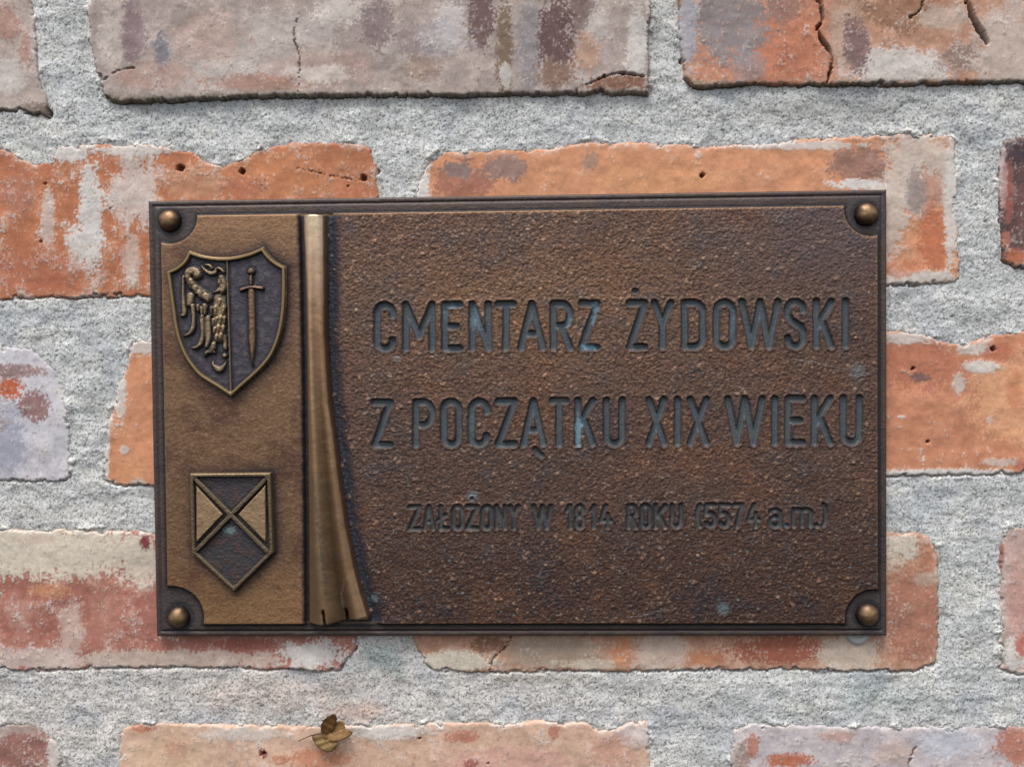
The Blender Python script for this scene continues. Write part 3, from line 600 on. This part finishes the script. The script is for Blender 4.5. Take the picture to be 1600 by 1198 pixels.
hc = mix(hc, lin((206, 170, 134)), (np.exp(-((sN+.42)/.16)**2)+.7*np.exp(-((sN-.70)/.12)**2)*ss(560, 700, PY))*.55); hc = mix(hc, lin((120, 92, 70)), ss(.1, .6, N2)*.15); hc = mix(hc, lin((70, 48, 48)), ss(-4.5, -1.0, horn_sd)*.85)  # ridges painted lighter as a sheen highlight; outer edges painted darker
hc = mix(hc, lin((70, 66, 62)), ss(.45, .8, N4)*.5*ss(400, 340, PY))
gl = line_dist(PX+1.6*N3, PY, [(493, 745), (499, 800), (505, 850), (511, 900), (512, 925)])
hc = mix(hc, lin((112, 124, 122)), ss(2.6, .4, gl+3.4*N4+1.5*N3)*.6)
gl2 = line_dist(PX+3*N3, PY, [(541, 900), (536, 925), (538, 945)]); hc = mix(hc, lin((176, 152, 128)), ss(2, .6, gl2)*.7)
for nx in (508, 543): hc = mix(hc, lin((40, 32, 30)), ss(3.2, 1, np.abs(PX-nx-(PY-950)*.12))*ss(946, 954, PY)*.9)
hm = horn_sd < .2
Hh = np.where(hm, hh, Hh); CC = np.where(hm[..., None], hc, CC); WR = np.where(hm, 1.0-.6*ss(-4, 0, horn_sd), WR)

# --- engraved letters
let_id = np.full(PX.shape, -1, np.int32)
for li, (ch, sts, hw, dep) in enumerate(LET):
    allp = np.array([p for s, _ in sts for p in s]); x0, y0 = allp.min(0)-hw-7; x1, y1 = allp.max(0)+hw+7
    js, is_ = np.nonzero((PX > x0) & (PX < x1) & (PY > y0) & (PY < y1))
    x, y = PX[js, is_], PY[js, is_]
    x = x+.9*N2[js, is_]; y = y+.7*N2[js, is_]
    d = np.full(x.shape, 1e6)
    for s, r in sts: d = np.minimum(d, line_dist(x, y, s, r))
    k = ss(1.1, -1.6, d)
    flat = Hh[js, is_]*(1-k)+(PAN-.6+.3*N4[js, is_]-dep*.85)*k
    flat = flat+np.exp(-((d-2.6)/1.3)**2)*.7                          # raised burr round the cut
    Hh[js, is_] = flat
    n2, n3 = N2[js, is_], N3[js, is_]
    lc = np.ones(x.shape+(3,))*lin((70, 79, 87) if hw > 4 else (60, 60, 62))
    lc = mix(lc, lin((94, 96, 94)), ss(-.1, .5, n2)*.5)
    lc = mix(lc, lin((78, 90, 102)), ss(0, .5, -n2+.5*n3)*(.5 if hw > 4 else .2))
    cen = ss(-hw*.55, -hw*.95, d)
    lc = mix(lc, lin((100, 102, 98)), (1-cen)*ss(0.5, -1.6, d)*.25)
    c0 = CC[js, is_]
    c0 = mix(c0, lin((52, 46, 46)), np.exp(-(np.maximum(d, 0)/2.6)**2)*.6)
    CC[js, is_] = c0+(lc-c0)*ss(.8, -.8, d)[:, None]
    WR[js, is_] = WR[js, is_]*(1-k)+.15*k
    m_ = d < 1.0; let_id[js[m_], is_[m_]] = li
for x, y, rx, ry, st in [(922, 541, 16, 6, .95), (930, 500, 7, 34, .55), (905, 665, 7, 30, .8), (703, 485, 16, 14, .35), (745, 500, 10, 34, .4), (888, 505, 8, 22, .45), (1145, 505, 8, 30, .2), (1226, 820, 4, 4, .9), (740, 660, 8, 24, .15)]:
    r = np.hypot((PX-x)/rx, (PY-y)/ry)
    CC = mix(CC, lin((122, 160, 178)), ss(0, .7, 1.1-r+.9*N3+.7*N2)*st*.85*(let_id >= 0))

part_id = np.zeros(PX.shape, np.int32)          # 0 rim, 1 emblem panel, 2 text panel, 3 horn, 10+ letters
part_id[(pan_sd < .8)] = 2
part_id[(pan_sd < .8) & is_left & (horn_sd > 0)] = 1
part_id[hm] = 3
part_id[let_id >= 0] = 10+let_id[let_id >= 0]
cell_id = np.maximum(np.maximum(part_id[:-1, :-1], part_id[1:, :-1]), np.maximum(part_id[:-1, 1:], part_id[1:, 1:]))
P4 = np.concatenate([np.clip(CC, .003, .9), np.clip(WR, 0, 1)[..., None]], -1)
def plq_part(name, pid, mat, label=None, extra=None):
    co, q, c = cells(GU, GV, Hh, P4, cell_id == pid)
    if extra is not None:
        n = len(co); eco, eq, ec_ = extra; co = np.concatenate([co, eco]); q = np.concatenate([q, np.array(eq)+n]); c = np.concatenate([c, ec_])
        ctr = np.zeros(3)
    else:
        ctr = (co.min(0)+co.max(0))/2; ctr[1] = 0; co = co-ctr
    o = link(name, mesh_np(name, co, q, c), mat, plaque, tuple(ctr))
    if label: o['label'] = label
    return o
# sides and back of the cast plate
w2, h2 = PLQ_W/2, PLQ_H/2
gw, gh = GU[0], GV[:, 0]
ring = [(x, -h2, Hh[0, i]) for i, x in enumerate(gw)]+[(w2, y, Hh[i, -1]) for i, y in enumerate(gh)][1:]+[(x, h2, Hh[-1, len(gw)-1-i]) for i, x in enumerate(gw[::-1])][1:]+[(-w2, y, Hh[len(gh)-1-i, 0]) for i, y in enumerate(gh[::-1])][1:-1]
R_ = np.array(ring); n = len(R_)
fr = np.stack([R_[:, 0]*S, -R_[:, 2]*S, R_[:, 1]*S], 1); bk = np.stack([R_[:, 0]*S, np.full(n, -9.0*S), R_[:, 1]*S], 1)
qs = [(i, i+n, (i+1) % n+n, (i+1) % n) for i in range(n)]
cs = np.array([[-w2, -9, -h2], [w2, -9, -h2], [w2, -9, h2], [-w2, -9, h2]])*S
qs.append((2*n, 2*n+3, 2*n+2, 2*n+1))
eco = np.concatenate([fr, bk, cs]); ecol = np.ones((len(eco), 4)); ecol[:, :3] = lin((62, 56, 56)); ecol[:, 3] = .3
plq_part('base_plate', 0, M_BRONZE, extra=(eco, qs, ecol))
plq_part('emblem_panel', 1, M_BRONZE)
plq_part('text_panel', 2, M_TEXT)
plq_part('flared_relief', 3, M_SMOOTH)
for li, L in enumerate(LET):
    nm = {'(': 'opening bracket', ')': 'closing bracket', '.': 'full stop', 'L': 'letter Ł'}.get(L[0], ('numeral ' if L[0].isdigit() else 'letter ')+L[0])
    kind = 'punctuation_mark' if L[0] in '().' else ('numeral' if L[0].isdigit() else 'letter')
    plq_part(kind, 10+li, M_LETTER, 'engraved '+nm)

# --- the shields: fine heightfields standing on the emblem panel
def shield(name, outline, label, x0, y0, x1, y1, step, build):
    a = at(x0, y1, PAN+8); b = at(x1, y0, PAN+8)
    us = np.arange(a[0], b[0], step); vs = np.arange(a[1], b[1], step)
    U, V = np.meshgrid(us, vs); X, Y = project(U, V, PAN+8)
    X = X.astype(np.float32); Y = Y.astype(np.float32)
    sd = poly_sdf(X, Y, outline).astype(np.float32)
    Ht, C4, pid, names, mats = build(X, Y, sd)
    inside = corner_any(sd < 0.6)
    root = None
    cid = np.maximum(np.maximum(pid[:-1, :-1], pid[1:, :-1]), np.maximum(pid[:-1, 1:], pid[1:, 1:]))
    for k, nm in enumerate(names):
        keep = (cid == k) & inside
        co, q, c = cells(U, V, Ht, C4, keep)
        if k == 0:
            ctr = (co.min(0)+co.max(0))/2; ctr[1] = -PAN*S
            root = link(name, mesh_np(name, co-ctr, q, c), M_SMOOTH, plaque, tuple(ctr)); root['label'] = label; rc = ctr
        else:
            c2 = (co.min(0)+co.max(0))/2; c2[1] = rc[1]
            link(nm, mesh_np(nm, co-c2, q, c), M_SMOOTH, root, tuple(c2-rc))

def build1(X, Y, sd):
    n1 = fbm(X, Y, 14, 4, 101, .65); n2 = fbm(X, Y, 4, 3, 105, .6)
    x = X+.5*n1+.25*n2; y = Y+.5*n1-.25*n2
    base = PAN-1
    field = PAN+2.6+.5*n1+.25*n2
    b_in = 6.4
    Ht = np.where(sd > -b_in, base+ss(.6, -1.4, sd)*(9.6-.5*np.abs(sd+2.4)**1.3*.3), 0)
    kb = ss(-b_in+1.2, -b_in-.9, sd)
    Ht = (base+ss(.6, -1.4, sd)*9.2)*(1-kb)+field*kb
    C = np.ones(X.shape+(3,))*lin((142, 120, 86))
    fc = np.ones(X.shape+(3,))*lin((66, 64, 74)); fc = mix(fc, lin((102, 92, 92)), ss(-.05, .5, n1)*.65); fc = mix(fc, lin((92, 66, 60)), ss(.1, .6, -n1+n2*.4)*.5)
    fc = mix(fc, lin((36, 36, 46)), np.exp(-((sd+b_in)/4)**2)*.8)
    C = C*(1-kb[..., None])+fc*kb[..., None]
    C = mix(C, lin((70, 56, 50)), ss(-1.2, .6, sd)*.8)
    Wr = .8*(1-kb)+.25*kb
    pid = np.zeros(X.shape, np.int32); pid[sd > -b_in-.2] = 1
    # divider
    dv = line_dist(x, y, z2([(482, 140), (492, 500), (510, 1095)]), .3)
    k = ss(2.3, .2, dv)*(sd < -b_in+1); Ht = np.maximum(Ht, field+k*4.2*(k > .01)); C = mix(C, lin((132, 112, 82)), ss(1.7, .3, dv)*(sd < -b_in)*.85)
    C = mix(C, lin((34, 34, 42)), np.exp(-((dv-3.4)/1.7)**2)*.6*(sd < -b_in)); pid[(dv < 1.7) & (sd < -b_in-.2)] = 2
    # sword
    sw = [([(650, 238)], [6.2], 5.5), ([(650, 262), (648, 292), (650, 330)], [1.9, 3.4, 2.2], 4.2), ([(582, 366), (615, 355), (650, 351), (690, 351), (726, 357)], [3.4, 3.0, 3.4, 3.0, 3.4], 5.0),
          ([(651, 380), (655, 600), (657, 760), (660, 900)], [6.3, 6.0, 5.4, .2], 4.2)]
    def relief(strokes, Ht, C, idn, top, dark, halo=3.0, only=None, wscale=1.0):
        dm = np.full(X.shape, 1e6)
        for pts, rad, hgt in strokes:
            P = z2(pts)
            if len(P) > 2:
                sp = spline(np.array([(p[0], p[1], r) for p, r in zip(P, rad)]), 5); P = [(q[0], q[1]) for q in sp]; rad = [max(q[2], .1) for q in sp]
            d = line_dist(x, y, P, rad); rm = max(rad)
            t = np.clip(-d/(rm*.9), 0, 1); hb = hgt*(.55*np.sqrt(np.clip(1-(1-t)**2, 0, 1))+.45*ss(0, .55, t))*(1+.05*n2)
            add = np.where(d < 0, field+.6+hb, -1e3)
            Ht = np.maximum(Ht, add)
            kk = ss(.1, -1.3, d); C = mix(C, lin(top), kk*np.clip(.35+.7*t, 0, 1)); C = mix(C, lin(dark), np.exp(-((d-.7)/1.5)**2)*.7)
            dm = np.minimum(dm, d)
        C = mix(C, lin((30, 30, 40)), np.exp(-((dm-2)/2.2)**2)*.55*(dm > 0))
        pid[(dm < .4) & (sd < -b_in-.5) & (pid == 0)] = idn
        return Ht, C, dm
    Ht, C, dmS = relief(sw, Ht, C, 3, (136, 106, 80), (44, 38, 42))
    eg = [([(278, 262)], [7.2], 6), ([(275, 240), (245, 234), (218, 246), (210, 275)], [5.5, 6.2, 6.5, 5.5], 5.4),
          ([(212, 280), (240, 330), (285, 372), (345, 420)], [5, 6.8, 8, 7.5], 5.2), ([(235, 300), (250, 340)], [3.5, 2], 6), ([(262, 350), (268, 392)], [4, 2], 6), ([(290, 385), (305, 425)], [4.5, 2], 6.2), ([(335, 410), (350, 445)], [5, 2], 6),
          ([(180, 275), (178, 380), (184, 480), (186, 535), (168, 543)], [2.2, 2.6, 3.6, 3.2, 2.2], 4.2), ([(228, 410), (225, 465)], [6, 5], 4.2),
          ([(248, 480), (252, 570), (244, 640), (215, 675), (182, 684)], [3.6, 3.2, 3.4, 2.6, 1.3], 5.0), ([(310, 560), (318, 660), (302, 735), (270, 766), (236, 768)], [4.6, 4.0, 3.8, 2.8, 1.3], 5.2),
          ([(284, 480), (284, 515)], [3.6, 2.2], 5.6), ([(328, 480), (330, 535)], [4.6, 2.8], 6), ([(306, 490), (308, 540)], [3, 2], 4.4), ([(350, 560), (352, 690), (340, 760)], [4.2, 4.6, 3], 3.4),
          ([(432, 440), (430, 480)], [3.6, 1.8], 5.4), ([(404, 490), (406, 545)], [4, 2], 6.2), ([(376, 490), (376, 545)], [3.2, 1.8], 5.2), ([(462, 490), (456, 540)], [3.4, 1.8], 5.2), ([(438, 560), (438, 605)], [4, 1.8], 6.2),
          ([(410, 565), (408, 600)], [3.2, 1.6], 5), ([(466, 560), (466, 600)], [3, 1.6], 5), ([(388, 575), (384, 620)], [3.2, 1.6], 4.6), ([(424, 625), (425, 668)], [3.8, 1.6], 6.2), ([(396, 635), (392, 672)], [3.2, 1.6], 4.8), ([(457, 625), (456, 665)], [3.4, 1.6], 5.2),
          ([(410, 690), (408, 732)], [4, 1.8], 5.8), ([(440, 680), (438, 715)], [3.2, 1.6], 5), ([(470, 690), (470, 760), (474, 780)], [2.4, 3.2, 2], 4.6),
          ([(430, 430), (428, 560), (430, 700)], [10, 11, 7], 2.8),
          ([(305, 198), (330, 228), (365, 252), (398, 246), (412, 218)], [1.0, 2.6, 3.2, 3.4, 2.2], 5.4), ([(330, 192), (362, 198), (385, 218)], [1.2, 2.2, 1.6], 4.6), ([(425, 215), (450, 232), (462, 245)], [2, 2.6, 1.6], 4),
          ([(442, 282), (452, 320), (456, 355), (444, 408)], [4.8, 6.2, 6.4, 1.5], 5.6), ([(450, 350), (415, 378), (382, 384)], [5, 3, 1.0], 4.8), ([(430, 300), (425, 330)], [3, 1.5], 4.6),
          ([(392, 742), (382, 780), (345, 800), (328, 826)], [4, 4.6, 3.4, 1.6], 5.4), ([(380, 790), (396, 800)], [3.4, 2.2], 5), ([(372, 796), (330, 800)], [2.6, 1.4], 4.8), ([(466, 822)], [3.8], 5),
          ([(382, 866), (396, 898), (428, 918), (458, 902), (474, 868)], [1.2, 3.2, 4.8, 3.4, 1.2], 4.6)]
    eg = [(p_, [q_*(1.18 if q_ < 8 else 1.0) for q_ in rd_], hg_) for p_, rd_, hg_ in eg]
    left = x < np.interp(y, [400, 615], [353.2, 359.5])-0.5
    H2, C2, dmE = relief(eg, Ht.copy(), C.copy(), 4, (156, 134, 104), (40, 40, 48))
    pid[(pid == 4) & ~left] = 0
    Ht = np.where(left, H2, Ht); C = np.where(left[..., None], C2, C)
    pid[(sd < -b_in-.2) & (pid == 1)] = 0
    Wr = np.maximum(Wr, np.where((pid == 3) | (pid == 4), .6, 0))
    return Ht, np.concatenate([np.clip(C, .003, .9), Wr[..., None]], -1), pid, ['shield_field', 'shield_border', 'divider', 'sword', 'eagle'], None

def build2(X, Y, sd):
    n1 = fbm(X, Y, 16, 4, 111, .6); n2 = fbm(X, Y, 4, 3, 115, .6)
    x = X+.4*n1; y = Y+.4*n1
    a, b, c, d_ = z3([(290, 170)])[0], z3([(757, 640)])[0], z3([(757, 165)])[0], z3([(300, 632)])[0]
    dd = np.minimum(line_dist(x, y, [a, b]), line_dist(x, y, [c, d_]))
    d1 = line_dist(x, y, [a, b]); d2 = line_dist(x, y, [c, d_])
    base = PAN-1; bw = 6.6; top = base+9.0
    field = PAN+2.0+.4*n1+.25*n2
    kb = ss(-bw+1.0, -bw-.8, sd); ks = ss(2.9, 4.1, dd)
    k = kb*ks
    Ht = (base+ss(.6, -1.3, sd)*9.2)*(1-k)+field*k+.35*n2
    C = np.ones(X.shape+(3,))*lin((126, 110, 88)); fc = np.ones(X.shape+(3,))*lin((66, 62, 66)); fc = mix(fc, lin((96, 68, 56)), ss(0, .5, n1)*.6)
    C = C*(1-k[..., None])+fc*k[..., None]
    C = mix(C, lin((150, 128, 96)), np.exp(-((sd+2.2)/1.2)**2)*.5)
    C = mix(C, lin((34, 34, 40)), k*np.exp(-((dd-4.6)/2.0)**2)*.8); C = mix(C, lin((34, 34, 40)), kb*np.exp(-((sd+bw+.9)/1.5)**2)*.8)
    Wr = .8*(1-k)+.2*k
    pid = np.zeros(X.shape, np.int32); pid[sd > -bw] = 1
    pid[(dd < 3.6) & (sd < -bw)] = 2
    T1 = z3([(312, 222), (478, 400), (312, 576)]); T2 = z3([(734, 218), (738, 576), (564, 400)])
    for j, T in enumerate((T1, T2)):
        t = poly_sdf(x, y, T)
        kt = ss(.5, -1.3, t)
        Ht = np.where(t < .5, field+kt*5.8, Ht); C = mix(C, lin((176, 146, 114)), ss(0, -1.6, t)); Wr = np.where(t < 0, .65, Wr)
        C = mix(C, lin((140, 112, 82)), ss(0, .5, n1)*kt*.5)
        pid[t < .6] = 3+j
    g = ss(0, .7, 1-np.hypot((X-357)/13, (Y-829)/9)+.5*n2)*(k > .5)
    C = mix(C, lin((126, 150, 150)), g*.75)
    return Ht, np.concatenate([np.clip(C, .003, .9), np.clip(Wr, 0, 1)[..., None]], -1), pid, ['shield_field', 'shield_border', 'crossed_bars', 'raised_triangle', 'raised_triangle'], None
shield('coat_of_arms', SH1, 'curved shield relief with half eagle and upright sword', 252, 378, 455, 630, .85, build1)
shield('saltire_shield', SH2, 'small pointed shield relief with crossed bars', 288, 730, 436, 932, .9, build2)

# --- rivets, and the washer showing below the lower right corner
def rivet(px, py, r, seed):
    u, v = at(px, py, RIM+6)
    nr, na = 12, 28; co, col, q = [], [], []
    rr = _rng.rand(3)
    for i in range(nr+1):
        t = i/nr*math.pi/2
        for j in range(na):
            a = 2*math.pi*j/na
            bump_ = 1+.012*math.sin(i*5.1+j*9.7+seed*3)+.03*math.sin(3*a+seed)*math.sin(2*t)+.015*math.sin(7*a+2*seed)
            R1 = r*math.sin(t)*bump_ if i else 0
            hh_ = 17*math.cos(t)+.4*math.sin(5*a+seed)*math.sin(t)
            co.append((R1*math.cos(a)*S, -(RIM-1+hh_)*S, R1*math.sin(a)*S))
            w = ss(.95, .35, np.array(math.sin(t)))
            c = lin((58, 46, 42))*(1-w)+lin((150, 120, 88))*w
            col.append((*c, .75))
    for i in range(nr):
        for j in range(na):
            j2 = (j+1) % na; q.append((i*na+j, (i+1)*na+j, (i+1)*na+j2, i*na+j2))
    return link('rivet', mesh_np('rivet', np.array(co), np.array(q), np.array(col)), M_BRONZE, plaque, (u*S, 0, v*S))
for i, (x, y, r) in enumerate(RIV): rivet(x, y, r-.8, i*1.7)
mw, tw, bw_ = new_mat('grey_plastic'); bw_.inputs['Base Color'].default_value = (*lin((168, 172, 172)), 1); bw_.inputs['Roughness'].default_value = .5
nn = noise_node(tw, 500); rr_ = ramp(tw, nn.outputs['Fac'], [(0, .35), (1, .6)]); tw.links.new(rr_, bw_.inputs['Roughness'])
def washer(px, py, r):
    u, v = at(px, py, 8); na = 40; co = []; q = []
    prof_ = [(r*.45, 0), (r*.45, 6.4), (r*.8, 6.8), (r*.95, 6.2), (r, 4.5), (r, 0)]
    for (R1, h_) in prof_:
        for j in range(na):
            a = 2*math.pi*j/na; co.append((R1*math.cos(a)*S, -(3+h_)*S, R1*math.sin(a)*S))
    for i in range(len(prof_)-1):
        for j in range(na):
            j2 = (j+1) % na; q.append((i*na+j, (i+1)*na+j, (i+1)*na+j2, i*na+j2))
    return link('washer', mesh_np('washer', np.array(co), np.array(q)), mw, plaque, (u*S, 0, v*S))
washer(1341, 987, 20)

# ------------------------------------------------------------------ the dry leaf caught on the brick under the plaque
ml, tl, bl = new_mat('dry_leaf')
av = tl.nodes.new('ShaderNodeVertexColor'); av.layer_name = 'Col'
nl = noise_node(tl, 700); kl = ramp(tl, nl.outputs['Fac'], [(.3, .6), (.7, 1.25)])
mx = tl.nodes.new('ShaderNodeMix'); mx.data_type = 'RGBA'; mx.blend_type = 'MULTIPLY'; mx.inputs[0].default_value = 1
tl.links.new(av.outputs[0], mx.inputs[6]); tl.links.new(kl, mx.inputs[7]); tl.links.new(mx.outputs[2], bl.inputs['Base Color']); bl.inputs['Roughness'].default_value = .6
lu, lv = at(504, 1146, 10)
leaf = empty('dry_leaf', (lu*S, -9*S, ZC+lv*S), 'small curled brown and olive dry leaf stuck to the brick below the plaque', 'leaf')
def lobe(tip, pts, col, lift, curl):
    """fan from the leaf base along a mid rib; pts is the outline in photograph pixels, col two colours"""
    P = spline(pts, 5, closed=True); P = P+np.array([[.55*math.sin(2.1*i), .55*math.cos(2.6*i)] for i in range(len(P))]); c0 = np.array([504, 1146.]); tip = np.array(tip, float)
    n = len(P); rings = 6; co, cl, q = [], [], []
    ctr = P.mean(0); ax = (tip-c0)/np.linalg.norm(tip-c0); nx = np.array([-ax[1], ax[0]])
    for side in (0, 1):
        for k in range(rings+1):
            t = k/rings
            for p in P:
                x, y = ctr+(p-ctr)*t
                rel = np.array([x, y])-c0; al = rel@ax; ac = rel@nx
                h = 2+lift*al/22+curl*(ac/8)**2+.8*math.sin(al*.6)+.8*abs(math.sin(ac*.55+al*.2))-side*.7
                u, v = at(x, y, 10+h)
                co.append(((u-lu)*S, -h*S, (v-lv)*S))
                w = t*t; c = lin(col[0])*(1-w)+lin(col[1])*w
                vein = math.exp(-(ac/.8)**2); c = c*(1-.35*vein); cl.append((*c, 1))
        o_ = side*(rings+1)*n
        for k in range(rings):
            for j in range(n):
                j2 = (j+1) % n; a = (o_+k*n+j, o_+(k+1)*n+j, o_+(k+1)*n+j2, o_+k*n+j2); q.append(a if side == 0 else a[::-1])
    o_ = (rings+1)*n
    for j in range(n):
        j2 = (j+1) % n; q.append((rings*n+j, o_+rings*n+j, o_+rings*n+j2, rings*n+j2))
    return co, cl, q
def join_l(ls):
    C_, L_, Q_ = [], [], []
    for co, cl, q in ls:
        n0 = len(C_); C_ += co; L_ += cl; Q_ += [tuple(i+n0 for i in f) for f in q]
    return np.array(C_), np.array(Q_), np.array(L_)
o = link('lobe', mesh_np('lobe', *join_l([lobe((520, 1118), [(503, 1145), (501, 1133), (509, 1121), (523, 1115), (526, 1126), (521, 1141), (510, 1147)], ((140, 100, 56), (92, 62, 36)), 13, .4)])), ml, leaf); o['label'] = 'dark brown lobe curled up'
o = link('lobe', mesh_np('lobe', *join_l([lobe((548, 1144), [(500, 1148), (508, 1134), (528, 1126), (537, 1128), (540, 1138), (551, 1143), (546, 1150), (534, 1156), (516, 1158)], ((186, 146, 96), (132, 96, 60)), 7, .5)])), ml, leaf)
o = link('lobe', mesh_np('lobe', *join_l([lobe((514, 1174), [(508, 1143), (488, 1149), (491, 1160), (499, 1169), (513, 1175), (525, 1168), (526, 1157), (516, 1149)], ((148, 118, 68), (104, 78, 44)), 5, .5)])), ml, leaf); o['label'] = 'olive green lobe'
sp = spline([(466, 1157), (476, 1153), (486, 1149), (500, 1146), (510, 1148)], 4); co, q, cl = [], [], []
for i, p in enumerate(sp):
    h = 2+7*math.sin(i/len(sp)*2.2); u, v = at(p[0], p[1], 10+h); rd = .6+.5*i/len(sp)
    for j in range(6):
        a = 2*math.pi*j/6; co.append(((u-lu)*S, -(h+rd*math.cos(a))*S, (v-lv+rd*math.sin(a))*S)); cl.append((*lin((84, 56, 38)), 1))
for i in range(len(sp)-1):
    for j in range(6): q.append((i*6+j, (i+1)*6+j, (i+1)*6+(j+1) % 6, i*6+(j+1) % 6))
link('stem', mesh_np('stem', np.array(co), np.array(q), np.array(cl)), ml, leaf)
